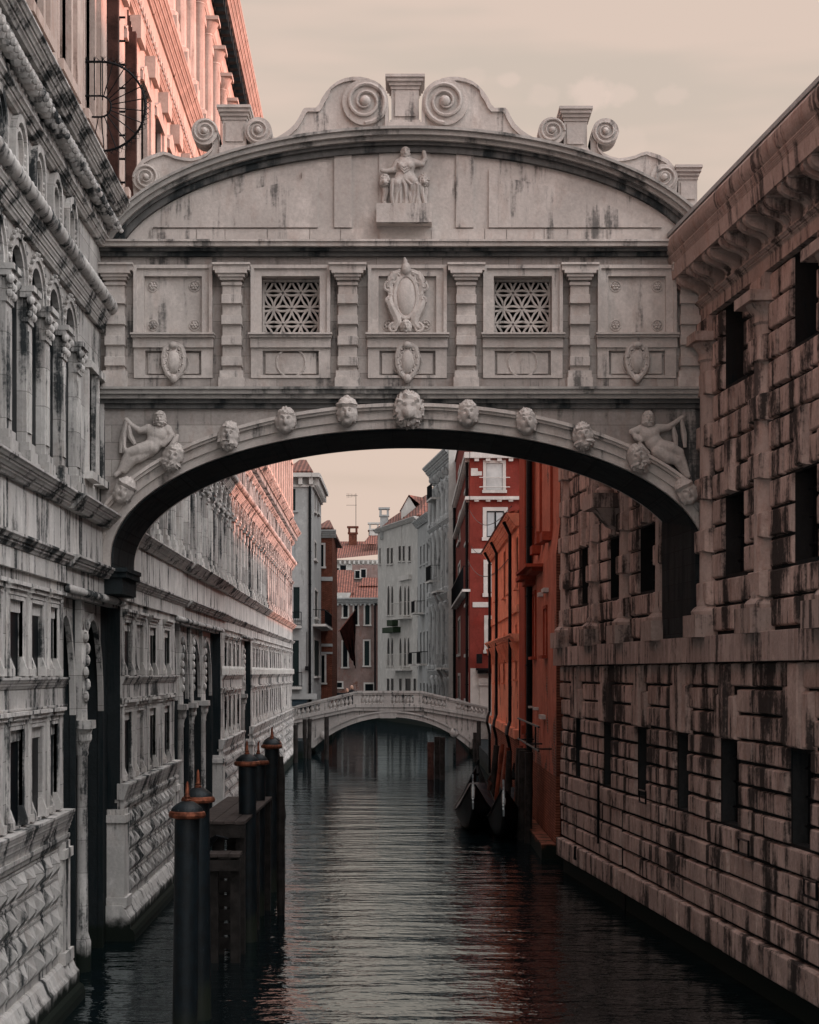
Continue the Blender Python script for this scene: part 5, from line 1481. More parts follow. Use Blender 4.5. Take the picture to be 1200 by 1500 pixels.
mb = MB(); x0, x1, z0, z1 = fw.rect(587, 603, 843, 850); mb.box((x0, 0, z0), (x1, .3, z1), fw); mb.build('window_hood', 'white_trim', wh)
for y, xa, xb in ((905, 586, 604), (980, 579, 604)):
    a, b, _, _ = fw.rect(xa, xb, 0, 1); railing(wh, fw, a, b, fw.z(595, y), 1.5, 1.0, 'white_trim', .3)
mb = MB()
for x0, x1, y0, y1 in ((574, 584, 847 - 0 + 60 - 37 + 38, 872), (571, 588, 920 - 0, 928)):
    pass
a, b, c, d = fw.rect(575, 583, 908, 917); mb.box((a, 0, c), (b, .6, d), fw); a, b, c, d = fw.rect(571, 587, 919, 927); mb.box((a, 0, c), (b, .8, d), fw); mb.build('flower_box', 'plant', wh)
hp = [GA_, (8.5, 173), (4, 190), GB_]
mb = MB(); mb.box((-.1, -.2, -1), (fw.len + .1, .06, 2.75), fw); mb.build('dark_reflect_base', 'palace_dark', wh)  # dark band hidden from view, added to darken the mirrored wall
core(wh, hp, -1, ZW - .2); pent_roof(wh, hp, ZW + .1, 3.0, .4)
def chimney(parent, x, y, z0, h, w, mat, pot=True):
    m = MB(); m.box((x - w / 2, y - w / 2, z0), (x + w / 2, y + w / 2, z0 + h)); m.box((x - w * .62, y - w * .62, z0 + h), (x + w * .62, y + w * .62, z0 + h + .18))
    if pot:
        for k in (-1, 1): m.box((x + k * w * .45 - .12, y - w * .5, z0 + h + .18), (x + k * w * .45 + .12, y + w * .5, z0 + h + .75))
        m.box((x - w * .7, y - w * .6, z0 + h + .75), (x + w * .7, y + w * .6, z0 + h + .95))
    return m.build('chimney', mat, parent)
def pos(px, Y): return (px - 600) * Y / F
def zat(py, Y): return EYE + (HY - py) * Y / F
rf = [o for o in wh.children if o.name.startswith('roof')][0]
chimney(rf, pos(563, 186), 186, zat(790, 186), zat(757, 186) - zat(790, 186), .85, 'grey_wall')
# turret: gabled dormer tower
x0, x1 = pos(588, 178), pos(612, 178); zt = zat(748, 178); zb = zat(775, 178)
mb = MB(); mb.box((x0, 178, zb - 2), (x1, 184, zt)); mb.prism([(x0, zt), ((x0 * .55 + x1 * .45), zat(727, 178)), (x1, zt)], 178, 179.2, lambda u, v, d: (u, d, v)); tw = mb.build('turret', 'white_wall', wh)
fT = Fac((x0, 178), (x1, 178), 1)
for px0, px1 in ((590.5, 593.5), (598, 601.5)): window(wh, fT, fT.rect(px0, px1, 757, 771), 'white_trim', 'dark_glass', .08, True, 0, -.02)
mb = MB(); xm = x0 * .55 + x1 * .45; zr = zat(725, 178)
mb.add([(x0 - .2, 177.8, zt - .1), (xm, 177.8, zr), (xm + 3.2, 184, zr), (x0 + 2, 184, zt), (x1 + 1.2, 177.8, zt - .2), (x1 + 3.5, 184, zt - .2)], [(0, 1, 2, 3), (1, 4, 5, 2)])
mb.build('roof', 'tile', tw)

# ------------------------------------------------------------------ brown house with the flag, roofs behind
bh = thing('brown_house', 'faded brown house with red roof at the end of the canal', 'house', (-5.6, 196, 0))
YH = 195.0
fh = Fac((pos(487, YH), YH), (pos(560, YH), YH), 1); ZH = zat(877, YH)
hw = [fh.rect(*r) for r in ((503, 509.5, 886, 904), (519, 524, 886, 915), (535, 541.5, 886, 915), (502.5, 509, 940, 977), (534, 541, 939, 975), (494, 501, 1000, 1007), (535, 547, 1002, 1014))]
wallp(bh, fh, -1, ZH, hw, 'brown_wall')
for i, r in enumerate(hw): window(bh, fh, r, 'white_trim', 'dark_glass', .17, True, 0, .05, 'shutter_green' if i in (2, 4) else None)
mb = MB(); moulding(mb, fh, -.2, fh.len, cornice_prof(ZH - .6, ZH + .1, .08, .55, 2), 6)
u = 0
while u < fh.len: mb.box((u, 0, ZH - .75), (u + .2, .3, ZH - .55), fh); u += .5
mb.build('cornice', 'grey_wall', bh)
pipe(bh, fh, .25, 0, ZH, .2, .2, 'white_trim'); pipe(bh, fh, fh.u(550), 0, ZH - .5, .2, .14)
xa, xb = pos(486, YH), pos(556, YH)
mb = MB(); mb.box((-.1, -.2, -1), (fh.len + .1, .06, 2.75), fh); mb.build('dark_reflect_base', 'palace_dark', bh)  # another unseen dark band, added to deepen the water's reflection
core(bh, [(xa, YH), (xb, YH), (xb, YH + 14), (xa, YH + 14)], -1, ZH - .2)
mb = MB()
z1 = zat(857, YH + 4)
mb.add([(pos(512, YH), YH - .5, ZH + .1), (xb, YH - .5, ZH + .1), (xb, YH + 5, z1 + .4), (pos(520, YH + 5), YH + 5, z1 + .4)], [(0, 1, 2, 3)])
mb.add([(xa, YH + .2, zat(868, YH)), (pos(519, YH), YH + .2, zat(868, YH)), (pos(519, YH + 7), YH + 7, zat(835, YH + 7)), (xa, YH + 7, zat(835, YH + 7))], [(0, 1, 2, 3)])
mb.add([(pos(524, YH), YH + 3, zat(858, YH + 3)), (xb, YH + 3, zat(858, YH + 3)), (xb, YH + 6, zat(846, YH + 6)), (pos(530, YH), YH + 6, zat(846, YH + 6))], [(0, 1, 2, 3)])
rb_ = mb.build('roof', 'tile', bh)
fd = Fac((pos(516, YH + 6.5), YH + 6.5), (pos(556, YH + 6.5), YH + 6.5), 1)
dr = [fd.rect(*r) for r in ((520.5, 527, 836, 847), (529, 536, 834, 846))]
wallp(bh, fd, zat(866, YH + 6.5), zat(827, YH + 6.5), dr, 'brown_wall', 'dormer')
for r in dr: window(bh, fd, r, 'white_trim', 'dark_glass', .08, True, 0, .05)
bk = thing('roofed_house', 'red tiled house with white upper wall behind the brown house, antenna above it', 'house', (-5.6, 215, 0))
YK = 212.0
fk = Fac((pos(484, YK), YK), (pos(560, YK), YK), 1); ZK = zat(820, YK)
kw = [fk.rect(*r) for r in ((490.5, 496.5, 832, 843), (498.5, 507, 828, 840))]
wallp(bk, fk, -1, ZK, kw, 'white_wall')
for r in kw: window(bk, fk, r, 'white_trim', 'dark_glass', .1, True, 0, .05)
mb = MB(); xa, xb = pos(482, YK), pos(556, YK)
mb.add([(xa, YK - .6, ZK), (xb, YK - .6, ZK + .6), (xb, YK + 11, zat(793, YK + 11)), (xa, YK + 11, zat(793, YK + 11))], [(0, 1, 2, 3)])
mb.add([(pos(530, YK), YK + 3, zat(797, YK + 3)), (pos(556, YK), YK + 3, zat(797, YK + 3)), (pos(556, YK + 9), YK + 9, zat(780, YK + 9)), (pos(545, YK + 9), YK + 9, zat(780, YK + 9))], [(0, 1, 2, 3)])
u = 0; rk = mb.build('roof', 'tile', bk)
mb = MB()
while u < fk.len: mb.box((u, 0, ZK - .5), (u + .22, .45, ZK - .1), fk); u += .55
mb.build('eaves', 'white_trim', bk)
chimney(rk, pos(517, YK + 9), YK + 9, zat(800, YK + 9), 1.5, 1.0, 'brick'); chimney(rk, pos(548, YK + 8), YK + 8, zat(790, YK + 8), 1.1, 1.1, 'white_wall'); chimney(rk, pos(545, YK + 9), YK + 9, zat(800, YK + 9), 1.8, .8, 'brick', False)
core(bk, [(xa, YK), (xb, YK), (xb, YK + 10), (xa, YK + 10)], -1, ZK - .2)
an = thing('roof_antenna', 'thin metal television antenna standing on the red roof', 'antenna', (pos(521.5, YK + 9), YK + 9, zat(793, YK + 9) - .4))
mb = MB(); x, y = pos(521.5, YK + 9), YK + 9; z0, z1 = zat(793, y) - .4, zat(723, y)
mb.tube([(x, y, z0), (x, y, z1)], .035, 5); mb.build('mast', 'iron', an)
mb = MB(); zz = z1 - .25; mb.tube([(x - 1.2, y, zz), (x + .2, y, zz)], .025, 4); zc_ = zat(740, y); mb.tube([(x - 1.2, y, zc_), (x + .1, y, zc_)], .02, 4)
for k in range(7): mb.tube([(x - 1.1 + k * .18, y, zz - .32 + .03 * k), (x - 1.1 + k * .18, y, zz + .32 - .03 * k)], .016, 4)
mb.build('dipole', 'iron', an)
# flag on a slanting pole
fl = thing('flag', 'dark red flag hanging from a slanting pole in front of the brown house', 'flag', (pos(520, 193), 194.9, zat(893, 194)))
A = Vector((pos(521, YH), YH - .05, zat(893, YH))); B = Vector((pos(497.5, 191.5), 191.5, zat(923, 191.5)))
mb = MB(); mb.tube([A, B + (B - A) * .06], .05, 6); mb.build('pole', 'wood_brown', fl)
mb = MB(); n = 14; m_ = 16; vs = []
Ct = Vector((pos(518.5, 193), 193.6, zat(980, 193)))
for i in range(n + 1):
    p = A.lerp(B, i / n)
    for j in range(m_ + 1):
        q = p.lerp(Ct + Vector((.12 * (n - i) / n, 0, 0)), j / m_ * (1 - .02 * i)); w = .22 * sin(i * 1.3) * (j / m_) * (1 - j / m_) * 2
        vs.append(q + Vector((.1 * sin(i * 1.1 + j * .4) * (j / m_), w, 0)))
mb.add(vs, [(i * (m_ + 1) + j, (i + 1) * (m_ + 1) + j, (i + 1) * (m_ + 1) + j + 1, i * (m_ + 1) + j + 1) for i in range(n) for j in range(m_)])
c = mb.build('cloth', 'flag', fl, True); c.modifiers.new('thick', 'SOLIDIFY').thickness = .02

# ------------------------------------------------------------------ left: brick tower house and tall grey house
bt = thing('brick_house', 'narrow dark brick house between the tall grey house and the brown house', 'house', (-6.0, 131, 0))
YI = 131.0
fi = Fac((pos(462, YI), YI), (pos(486.5, YI), YI), 1); fi2 = Fac((pos(486.5, YI), YI), (pos(486.5, YI) - .4, 150), 1); ZI = zat(778, YI)
iw = [fi.rect(*r) for r in ((471, 475.5, 960, 1000), (470.3, 474, 798, 830))]
wallp(bt, fi, -1, ZI, iw, 'brick'); wallp(bt, fi2, -1, ZI, [], 'brick')
for r in iw: window(bt, fi, r, 'white_trim', 'dark_glass', .14, True, 0, .05)
for y0, y1 in ((845, 851), (943, 947), (955, 958)):
    mb = MB(); mb.box((0, -.02, zat(y1, YI)), (fi.len + .05, .08, zat(y0, YI)), fi); mb.build('stone_band', 'grey_wall', bt)
mb = MB(); moulding(mb, fi, -.1, fi.len + .3, cornice_prof(ZI - .5, ZI + .1, .05, .4, 2), 6); mb.build('cornice', 'grey_wall', bt)
pent_roof(bt, [fi(0, 0, 0)[:2], fi(fi.len, 0, 0)[:2], (pos(486.5, YI), 150), (pos(462, YI), 150)], ZI + .1, 1.4, .4); core(bt, [fi(0, 0, 0)[:2], fi(fi.len, 0, 0)[:2], (pos(486.5, YI) - .4, 150), (pos(462, YI), 150)], -1, ZI)
a, b, c, d = fi.rect(470.5, 481, 893, 921); railing(bt, fi, a, b, c, 1.35, .8, 'iron', .14)
tg = thing('grey_house', 'tall pale grey house with dark windows and iron balconies past the long palace', 'house', (-7.4, 119, 0))
YJ = 118.0
fj = Fac((pos(418, YJ), YJ), (pos(457.5, YJ), YJ), 1); fj2 = Fac((pos(457.5, YJ), YJ), (pos(470.5, 130.6), 130.6), 1); ZJ = zat(697, YJ)
jw = [fj.rect(*r) for r in ((423.5, 433, 716, 748), (423.5, 432.8, 788, 820.5), (430, 439, 860, 906), (429, 438, 938, 1005))]
jw2 = [fj2.rect(*r) for r in ((460.6, 462.2, 720, 750), (464.6, 466.5, 722, 752), (460.5, 463.5, 795, 820), (461, 465.5, 866, 905), (460, 467.5, 938, 990))]
wallp(tg, fj, -1, ZJ, jw, 'grey_wall'); wallp(tg, fj2, -1, ZJ, jw2, 'grey_wall')
for i, r in enumerate(jw): window(tg, fj, r, 'grey_wall', 'pale_glass' if i == 1 else 'dark_glass', .14, True, 0, .05, 'shutter_green' if i in (0, 2, 3) else None)
for i, r in enumerate(jw2): window(tg, fj2, r, 'white_trim', 'dark_glass', .16, True, 0, .05, 'shutter_green' if i == 4 else None)
mb = MB()
for f in (fj, fj2):
    mb.box((-.02, -.05, ZJ - .12), (f.len, .55, ZJ + .15), f); mb.box((-.02, -.05, ZJ - .75), (f.len, .14, ZJ - .6), f)
    u = .2
    while u < f.len: mb.box((u, -.05, ZJ - .6), (u + .26, .4, ZJ - .12), f); u += .7
mb.box((fj(fj.len, 0, 0)[0] - .02, YJ - .55, ZJ - .12), (fj(fj.len, 0, 0)[0] + .5, YJ + .02, ZJ + .15))
mb.build('cornice', 'white_trim', tg)
hpts = [fj(0, 0, 0)[:2], fj(fj.len, 0, 0)[:2], fj2(fj2.len, 0, 0)[:2], (fj(0, 0, 0)[0], 131)]
core(tg, hpts, -1, ZJ - .2); pent_roof(tg, hpts, ZJ + .15, 1.5, .5, 'tile', .25)
pipe(tg, fj, fj.len - .15, 1, ZJ - .7, .1, .09)
for x0, x1, y0, y1 in ((428, 442, 897, 917), (428, 443, 985, 1006)):
    a, b, c, d = fj.rect(x0, x1, y0, y1); railing(tg, fj, a, b, c, d - c, .7, 'iron', .11)
a, b, c, d = fj2.rect(458.3, 470, 897, 917); railing(tg, fj2, a, b, c, d - c, .8, 'iron', .3)
mb = MB(); a, b, c, d = fj.rect(447.5, 452, 976, 982); mb.box((a, .05, c), (b, .4, d), fj); mb.tube([fj((a + b) / 2, .05, d + 2.3), fj((a + b) / 2, .05, d)], .02, 4); mb.build('wall_lamp', 'iron', tg)
mb = MB(); a, b, c, d = fj.rect(424, 458, 1016, 1024); mb.box((a, -.05, c), (b + .3, .5, d), fj); mb.build('string_course', 'grey_wall', tg)
# awning by the bridge steps
aw = thing('shop_awning', 'dark scalloped awning under the tall grey house by the bridge steps', 'awning', (pos(440, 116), 117.5, zat(1040, 117)))
mb = MB(); x0, x1 = pos(425, 117), pos(449, 117); zt = zat(1026, 117); zb = zat(1037, 116)
mb.add([(x0, 117.6, zt), (x1, 117.6, zt), (x1, 116.3, zb), (x0, 116.3, zb)], [(0, 1, 2, 3)])
N = 12
for k in range(N):
    a, b = x0 + (x1 - x0) * k / N, x0 + (x1 - x0) * (k + 1) / N
    mb.add([(a, 116.3, zb), (b, 116.3, zb), (b, 116.3, zb - .12), ((a + b) / 2, 116.3, zb - .24), (a, 116.3, zb - .12)], [(0, 1, 2, 3, 4)])
o = mb.build('cloth', 'tarp', aw); o.modifiers.new('thick', 'SOLIDIFY').thickness = .02
mb = MB(); mb.tube([(x0, 116.3, zb), (x1, 116.3, zb)], .03, 5); mb.tube([(x0, 117.6, zb - .2), (x0, 116.3, zb)], .03, 5); mb.tube([(x1, 117.6, zb - .2), (x1, 116.3, zb)], .03, 5); mb.build('frame', 'iron', aw)
# ------------------------------------------------------------------ quays
mb = MB(); mb.prism([(-40, 103.2), (-6.2, 103.2), (-6.3, 131), (-6.0, 150), (-8, 260), (-40, 260)], -1, 1.0, lambda x, y, z: (x, y, z)); struct(mb, 'quay', 'palace_dark')
mb = MB(); mb.prism([(3.85, 80.2), (3.8, 146), (2.2, 160), (-3.3, 189), (-9, 196), (-9, 260), (40, 260), (40, 80.2)], -1, .95, lambda x, y, z: (x, y, z)); struct(mb, 'quay', 'palace_dark')
# ------------------------------------------------------------------ small stone footbridge
Y2 = 108.0; K2 = Y2 / F
def f2(px, py, n): return ((px - 600) * K2, Y2 - n, EYE + (HY - py) * K2)
fb = thing('footbridge', 'low white stone footbridge with balustrades crossing the canal in the distance', 'bridge', f2(573, 1104, -1.6))
D2 = 4.6
cx2, top2, R2_ = 573.5, 1050.5, 167.0
def arc2(off, n=36):
    R = R2_ + off; a = math.asin(min(1, (118 + off * .7) / R))
    return [(cx2 + R * sin(-a + 2 * a * i / n), top2 + R2_ - R * cos(-a + 2 * a * i / n)) for i in range(n + 1)]
DK = [(424, 1060), (433, 1057), (519, 1040), (617, 1040), (704, 1054), (722, 1058)]
def dk(x):
    for (a, ya), (b, yb) in zip(DK, DK[1:]):
        if a <= x <= b: return ya + (yb - ya) * (x - a) / (b - a)
    return DK[0][1] if x < DK[0][0] else DK[-1][1]
A = [(424, 1125), (455.5, 1125)] + arc2(0) + [(691.5, 1125), (722, 1125)]
B = [(424, dk(424)), (424.5, dk(424))] + [(p[0], dk(p[0])) for p in arc2(0)] + [(721.5, dk(722)), (722, dk(722))]
mb = MB(); mb.strip(A, B, 0, -D2, f2); fw_ = mb.build('arch_wall', 'foot', fb)
mb = MB(); mb.strip(arc2(-.6), arc2(.3), -.15, -D2 + .15, f2); mb.build('soffit', 'soffit', fb)
mb = MB(); mb.strip(arc2(0), arc2(8), .12, -D2 - .12, f2); mb.strip(arc2(7), arc2(9.5), .2, -D2 - .2, f2)
for t in (.12, .88):
    p = arc2(4)[int(36 * t)]; mb.ball(f2(p[0], p[1], .2), (.28, .2, .28), 10, 7)
mb.prism([(555, 1042), (582, 1042), (580, 1052), (557, 1052)], .17, -.1, f2)
mb.build('arch_ring', 'foot', fb)
TOP = [(427, 1035.5), (519, 1013), (617, 1013), (716, 1036)]
def tp(x):
    for (a, ya), (b, yb) in zip(TOP, TOP[1:]):
        if a <= x <= b: return ya + (yb - ya) * (x - a) / (b - a)
    return TOP[0][1] if x < TOP[0][0] else TOP[-1][1]
def follow(mb, x0, x1, fy0, fy1, n0, n1, br=(519, 617)):
    xs = [x0] + [b for b in br if x0 < b < x1] + [x1]
    mb.strip([(x, fy0(x)) for x in xs], [(x, fy1(x)) for x in xs], n0, n1, f2)
for back in (0, 1):
    o = (lambda n: -D2 - n) if back else (lambda n: n)
    mb = MB(); ns = sorted((o(.16), o(-.14))); follow(mb, 427, 716, tp, lambda x: tp(x) + 4.5, ns[1], ns[0]); ns = sorted((o(.2), o(-.18))); follow(mb, 427, 716, tp, lambda x: tp(x) + 2.2, ns[1], ns[0])
    mb.build('handrail', 'foot', fb)
    mb = MB(); ns = sorted((o(.24), o(-.16))); follow(mb, 424, 722, lambda x: dk(x) - 8.5, lambda x: dk(x) - 4, ns[1], ns[0]); ns = sorted((o(.17), o(-.16))); follow(mb, 424, 722, lambda x: dk(x) - 4, lambda x: dk(x) + 1, ns[1], ns[0])
    mb.build('deck_edge', 'foot', fb)
    for a, b in ((427, 433), (469, 480), (517.5, 528), (562, 572.5), (606, 619), (655, 667.5), (710, 716)):
        mb = MB(); ns = sorted((o(.12), o(-.12))); follow(mb, a, b, lambda x: tp(x) + 4, lambda x: dk(x) - 8, ns[1], ns[0]); mb.build('rail_pier', 'foot', fb)
bal = MB(); h = .60
bal.lathe([(.11, 0), (.11, .05), (.07, .08), (.12, .2), (.125, .26), (.06, .42), (.055, .5), (.10, .54), (.10, h)], (0, 0, 0), 10)
bme = bal.mesh('baluster', 'foot', smooth=35)
for a, b, n in ((434, 468, 5), (481, 516.5, 6), (529, 561, 6), (573.5, 605, 6), (620, 654, 6), (668.5, 709, 7)):
    for i in range(n):
        for back in (0, 1):
            x = a + (i + .5) * (b - a) / n; p = f2(x, dk(x) - 8, -D2 if back else 0)
            o = put('baluster', bme, fb, p); o.scale.z = ((dk(x) - 8) - (tp(x) + 4)) * K2 / h
mb = MB(); follow(mb, 424, 722, lambda x: dk(x) - 3, lambda x: dk(x) + 3, -.15, -D2 + .15); mb.build('deck', 'grey_wall', fb)
mb = MB(); mb.box(f2(715, 1085, .5), f2(723, 1036, -.3)); mb.prism([(714, 1034), (718, 1030), (724, 1062), (724, 1068), (714, 1066)], .55, -.35, f2); mb.build('end_pier', 'white_trim', fb)
mb = MB(); mb.box(f2(714, 1062, 1.4), f2(724, 1090, .5)); mb.build('step', 'grey_wall', fb)
# people beyond the crown of the footbridge
def person(px, Y, zf, lab, hair, coat, lean=0):
    x = pos(px, Y); o = thing('person', lab, 'person', (x, Y, zf), 'people on the footbridge')
    P = [(0, 0, .95, .13, .10), (0, -.02 * lean, 1.2, .15, .11), (0, -.06 * lean, 1.42, .15, .10), (0, -.09 * lean, 1.52, .055), (0, -.11 * lean, 1.60, .06), (-.19, -.06 * lean, 1.40, .06), (-.24, -.1 * lean, 1.12, .05), (-.18, -.22, .95, .04), (.19, -.06 * lean, 1.40, .06), (.24, -.1 * lean, 1.12, .05), (.18, -.22, .95, .04),
         (-.09, 0, .85, .09), (-.10, .02, .48, .065), (-.10, 0, .08, .05), (-.10, -.12, .05, .045), (.09, 0, .85, .09), (.10, .02, .48, .065), (.10, 0, .08, .05), (.10, -.12, .05, .045)]
    E = [(0, 1), (1, 2), (2, 3), (3, 4), (2, 5), (5, 6), (6, 7), (2, 8), (8, 9), (9, 10), (0, 11), (11, 12), (12, 13), (13, 14), (0, 15), (15, 16), (16, 17), (17, 18)]
    skin_body('body', [(x + p[0], Y + p[1], zf + p[2], *p[3:]) for p in P], E, coat, o)
    m = MB(); c = (x, Y - .11 * lean - .02, zf + 1.64); head(m, c, .25, 0, 'face', 3, .78); m.build('head', 'skin', o, True)
    m = MB(); m.ball((c[0], c[1] + .025, c[2] + .035), (.105, .115, .115), 14, 10, lambda d: 1 + .08 * noise.noise(Vector(d) * 5)); m.build('hair', hair, o, True)
zd = EYE + (HY - 1040) * K2
person(515.5, 110.6, zd - .30, 'person with grey hair in a dark coat by the crown of the footbridge', 'hair_grey', 'coat')
person(508.5, 110.2, zd - .48, 'person with dark hair in a dark coat coming up the footbridge', 'hair_dark', 'coat')

# ------------------------------------------------------------------ mooring posts with copper caps
def cap_post(px, Y, ytop, lab, r=.165):
    x = pos(px, Y); zt = zat(ytop, Y)
    o = thing('mooring_post', lab, 'mooring post', (x, Y, -.6), 'capped mooring posts by the palace')
    m = MB(); m.lathe([(r, -.6), (r, .4), (r * .985, zt - .10)], (x, Y, 0), 20); m.build('post', 'post', o, 35)
    m = MB(); m.lathe([(r * .98, zt - .11), (r * 1.42, zt - .09), (r * 1.5, zt - .06), (r * 1.42, zt - .02), (r * 1.2, zt)], (x, Y, 0), 20); m.build('rim', 'copper', o, 35)
    m = MB(); m.lathe([(r * 1.3, zt - .015), (r * 1.22, zt + .03), (r * .85, zt + .08), (r * .5, zt + .115), (r * .3, zt + .12)], (x, Y, 0), 20); m.build('dome', 'post', o, 35)
    m = MB(); m.lathe([(r * .30, zt + .11), (r * .30, zt + .14), (r * .20, zt + .155), (r * .25, zt + .18), (r * .17, zt + .20), (r * .12, zt + .34), (r * .05, zt + .375), (0, zt + .38)], (x, Y, 0), 12); m.build('finial', 'copper', o, 35)
    o.rotation_euler = (radians(.5 * sin(px)), radians(.6 * cos(px * 1.7)), 0)
    return o
cap_post(270, 23.2, 1187, 'thickest dark teal mooring post, copper rimmed cap wholly in view before the pyramid studded wall')
cap_post(293.5, 25.6, 1166, 'teal mooring post whose copper cap overlaps the back of the thickest post')
cap_post(364.5, 33.0, 1114, 'capped mooring post standing against the plank edge of the landing stage')
cap_post(376.5, 36.5, 1113, 'slimmer capped mooring post half hidden behind the post at the landing stage', .15)
cap_post(395.5, 40.5, 1090, 'tall capped mooring post next to the plain pointed stake', .165)
cap_post(401, 45.5, 1086, 'smallest capped mooring post, peeping out behind the tall one by the pointed stake', .165)
def stake(px, Y, ytop, r, lab, lean=0, mat='wood_dark', group='plain wooden stakes in the canal', lean_y=0, pointed=False):
    x = pos(px, Y); zt = zat(ytop, Y)
    o = thing('wooden_stake', lab, 'stake', (x, Y, -.8), group)
    m = MB(); n = 9; sg = 9; rr = random.Random(int(px * 10))
    pts = [Vector((x + lean * i / n, Y + lean_y * i / n, -.8 + (zt + .8) * i / n)) for i in range(n + 1)]
    m.tube(pts, [r * (1 + rr.uniform(-.07, .07)) * (.55 if pointed and i == n else 1) for i in range(n + 1)], sg); m.build('pole', mat, o, 35)
    return o
stake(411.5, 36.6, 1108, .085, 'plain dark stake with pointed top beside the capped mooring posts', pointed=True)
LS = 'slim dark stake by the palace end of the footbridge'
for px, Y, yt, ln in ((419, 62, 1092, -.35), (433, 98, 1062, 0), (446.5, 104, 1053.5, 0), (452.5, 103, 1053, .05), (478.5, 102, 1050, 0)):
    stake(px, Y, yt, .10 if Y < 90 else .13, {419: 'dark leaning stake against the palace wall before the footbridge', 433: 'dark stake standing at the palace corner, before the first rail pier of the footbridge', 446.5: 'tall dark stake of a close pair, on the palace side of the other', 452.5: 'tall dark stake of a close pair, on the open water side of the other', 478.5: 'lone dark stake crossing the footbridge arch ring'}[px], ln)
for px, Y, yt, r, mt, lb in ((631, 83, 1087, .16, 'wood_brown', 'thick reddish brown stake rising under the footbridge arch'), (641.5, 83.5, 1079, .17, 'wood_dark', 'thick dark stake next to the reddish stake under the footbridge arch'), (648, 82.4, 1080, .13, 'wood_dark', 'thinner dark stake of the cluster under the footbridge arch'), (696, 99, 1073, .11, 'wood_dark', 'short dark stake by the footbridge abutment on the red house side'), (701.5, 98, 1056, .12, 'wood_dark', 'tall dark stake reaching the deck of the footbridge on the red house side')):
    stake(px, Y, yt, r, lb, 0, mt)
for px, Y, yt, ln, mt, r, lb in ((715, 66, 1092, .32, 'wood_dark', .11, 'dark leaning stake behind the gondolas'), (721, 64, 1090, .38, 'wood_red', .08, 'red brown leaning stake behind the gondolas'), (731, 61, 1095, .30, 'wood_red', .08, 'second red brown leaning stake, against the orange house'), (741, 58.5, 1100, .12, 'wood_dark', .10, 'dark upright stake between the red brown ones'), (748, 55.5, 1092, .32, 'wood_red', .07, 'red brown leaning stake just above the gondola by the orange house'), (757, 54, 1096, .15, 'wood_dark', .16, 'thick dark stake between the gondola and a thicker stake by the orange wall'), (765, 53, 1099, .06, 'wood_dark', .17, 'thickest dark stake among the gondolas, by the orange wall'), (774, 52, 1102, .02, 'wood_dark', .12, 'thin dark stake touching the orange house wall')):
    stake(px, Y, yt, r, lb, ln, mt, 'stakes among the gondolas')
# ------------------------------------------------------------------ landing stage
ls = thing('landing_stage', 'dark wooden landing stage with grey plank steps between the mooring posts and the palace', 'landing stage', (-3.9, 32.2, -.5))
mb = MB()
x0, x1 = -3.85, -2.9
for k in range(5): mb.box((x0 + k * .19, 31.3, 2.32 + .004 * (k % 2)), (x0 + k * .19 + .18, 37.6, 2.37 + .004 * (k % 2)))
mb.build('deck', 'wood_grey', ls)
mb = MB()
for k in range(5): mb.box((x0 + k * .19, 30.35, 1.84 + .004 * (k % 2)), (x0 + k * .19 + .18, 30.95, 1.89 + .004 * (k % 2)))
mb.build('step', 'wood_grey', ls)
mb = MB()
for y, z0_, z1_ in ((31.32, 2.08, 2.31), (37.4, 2.08, 2.31), (30.37, 1.6, 1.79)): mb = MB(); mb.box((x0, y, z0_), (x1, y + .1, z1_)); mb.build('beam', 'wood_dark', ls)
mb = MB()
for x in (x0 + .1, (x0 + x1) / 2, x1 - .1):
    for y in (30.6, 31.55, 34.5, 37.3): q = MB(); q.box((x - .08, y - .07, -.6), (x + .08, y + .07, 1.79 if y < 31 else 2.3)); q.build('leg', 'wood_dark', ls)
for k in range(7): mb.box((x0 + .2, 31.46, .1 + k * .25), (x1 - .1, 31.49, .3 + k * .25))
mb.build('frame', 'wood_dark', ls)
mb = MB(); mb.tube([(-3.6, 31.3, 1.98), (-3.4, 31.25, 2.12), (-3.2, 31.3, 2.06)], .03, 6); mb.tube([(-3.55, 31.28, 1.9), (-3.4, 31.25, 2.1)], .03, 6); mb.build('mooring_hook', 'iron', ls)
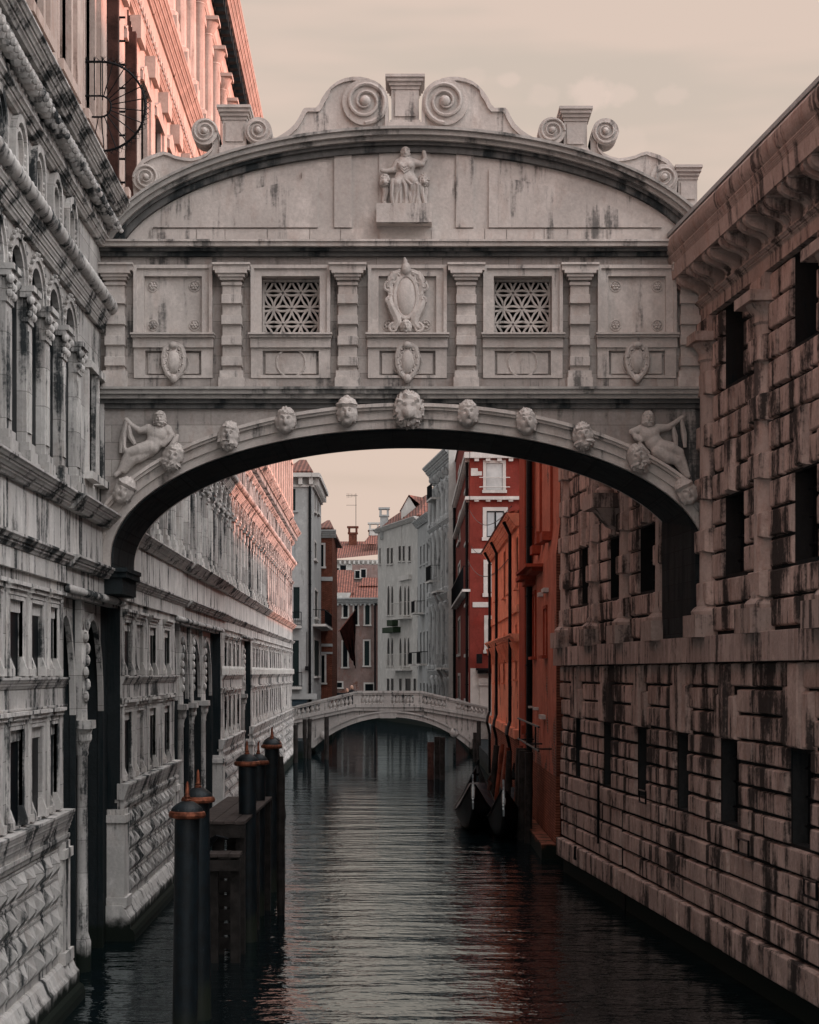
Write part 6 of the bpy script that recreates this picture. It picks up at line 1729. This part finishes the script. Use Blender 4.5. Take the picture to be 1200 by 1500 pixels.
# ------------------------------------------------------------------ gondolas
def gondola(x, y, ang, lab):
    o = thing('gondola', lab, 'gondola', (x, y, 0), 'gondolas moored at the orange houses')
    ca, sa = cos(ang), sin(ang)
    def T(u, t, z): return (x + u * ca - t * sa, y + u * sa + t * ca, z)     # t along the boat, bow at t=0
    Ln = 10.2; N = 30
    def hw_(q): return .70 * max(0.02, sin(pi * min(1, max(0, q)))) ** .62
    def sheer(q): return .48 + 1.05 * abs(2 * q - 1) ** 3.2
    def keel(q): return -.12 + .95 * abs(2 * q - 1) ** 4.5
    m = MB(); vs = []; C = 9
    for i in range(N + 1):
        q = i / N; w, zs, zk = hw_(q), sheer(q), keel(q)
        for j in range(C):
            a = -1 + 2 * j / (C - 1); vs.append(T(w * (abs(a) ** .6) * (1 if a > 0 else -1), q * Ln, zk + (zs - zk) * abs(a) ** 2.2))
    m.add(vs, [(i * C + j, i * C + j + 1, (i + 1) * C + j + 1, (i + 1) * C + j) for i in range(N) for j in range(C - 1)])
    h = m.build('hull', 'hull', o, True)
    m = MB()
    for sg in (-1, 1): m.tube([T(sg * hw_(i / N), i / N * Ln, sheer(i / N) + .02) for i in range(N + 1)], .035, 6)
    m.build('gunwale', 'hull', h)
    m = MB(); vs = []; C = 9; K_ = 24
    for i in range(K_ + 1):
        q = .10 + .80 * i / K_; w = hw_(q) * 1.03
        for j in range(C):
            a = -1 + 2 * j / (C - 1); vs.append(T(w * a, q * Ln, sheer(q) + .05 + (.36 * sin(pi * i / K_) ** .5 + .04 * sin(i * 1.7)) * (1 - abs(a) ** 1.6) - (.10 if abs(a) == 1 else 0)))
    m.add(vs, [(i * C + j, i * C + j + 1, (i + 1) * C + j + 1, (i + 1) * C + j) for i in range(K_) for j in range(C - 1)])
    m.build('tarpaulin', 'tarp', o, True)
    m = MB()                                                 # bow iron with its comb
    pr_ = [(.25, .85), (.10, 1.35), (-.02, 1.65), (-.22, 1.86), (-.45, 1.90), (-.40, 1.78), (-.24, 1.68), (-.14, 1.50), (-.14, 1.2), (0, .8)]
    m.prism(pr_, -.025, .025, lambda t, z, u: T(u, t, z))
    for k in range(6): m.prism([(-.13, 1.02 + k * .1), (-.36, 1.02 + k * .1), (-.36, 1.08 + k * .1), (-.13, 1.08 + k * .1)], -.02, .02, lambda t, z, u: T(u, t, z))
    m.build('bow_iron', 'steel', o)
    m = MB(); m.tube([T(0, Ln - .3, 1.3), T(0, Ln - .05, 1.6), T(.03, Ln - .1, 1.85)], [.07, .06, .04], 6); m.build('stern_post', 'hull', o)
    m = MB(); m.tube([T(.42, Ln * .72, .9), T(.48, Ln * .72, 1.1), T(.42, Ln * .72 + .05, 1.25), T(.5, Ln * .72, 1.4)], [.07, .08, .05, .04], 7); m.build('oar_rest', 'wood_brown', o)
    return o
gondola(1.95, 54.5, radians(-3), 'black gondola under a dark tarpaulin, moored farther out from the orange house')
gondola(2.75, 51.8, radians(-5), 'black gondola with a pale steel bow, moored close to the orange house')
# wires strung across the lane of houses
wr = thing('overhead_wire', 'thin dark wires sagging between the orange houses and the red house', 'wire', (4.0, 80, 10))
mb = MB()
for (xa, ya, za), (xb, yb, zb) in (((3.7, 70, zat(768, 70)), (3.9, 112, zat(800, 112))), ((4.0, 56.5, 13.2), (4.0, 50, 12.9)), ((3.68, 64, 11), (3.8, 111.9, zat(748, 112))), ((3.66, 66, 9.2), (3.7, 111.9, zat(822, 112)))):
    mb.tube([(xa + (xb - xa) * t / 10 , ya + (yb - ya) * t / 10, za + (zb - za) * t / 10 - 3.2 * (t / 10) * (1 - t / 10)) for t in range(11)], .018, 4)
mb.build('wire', 'iron', wr)
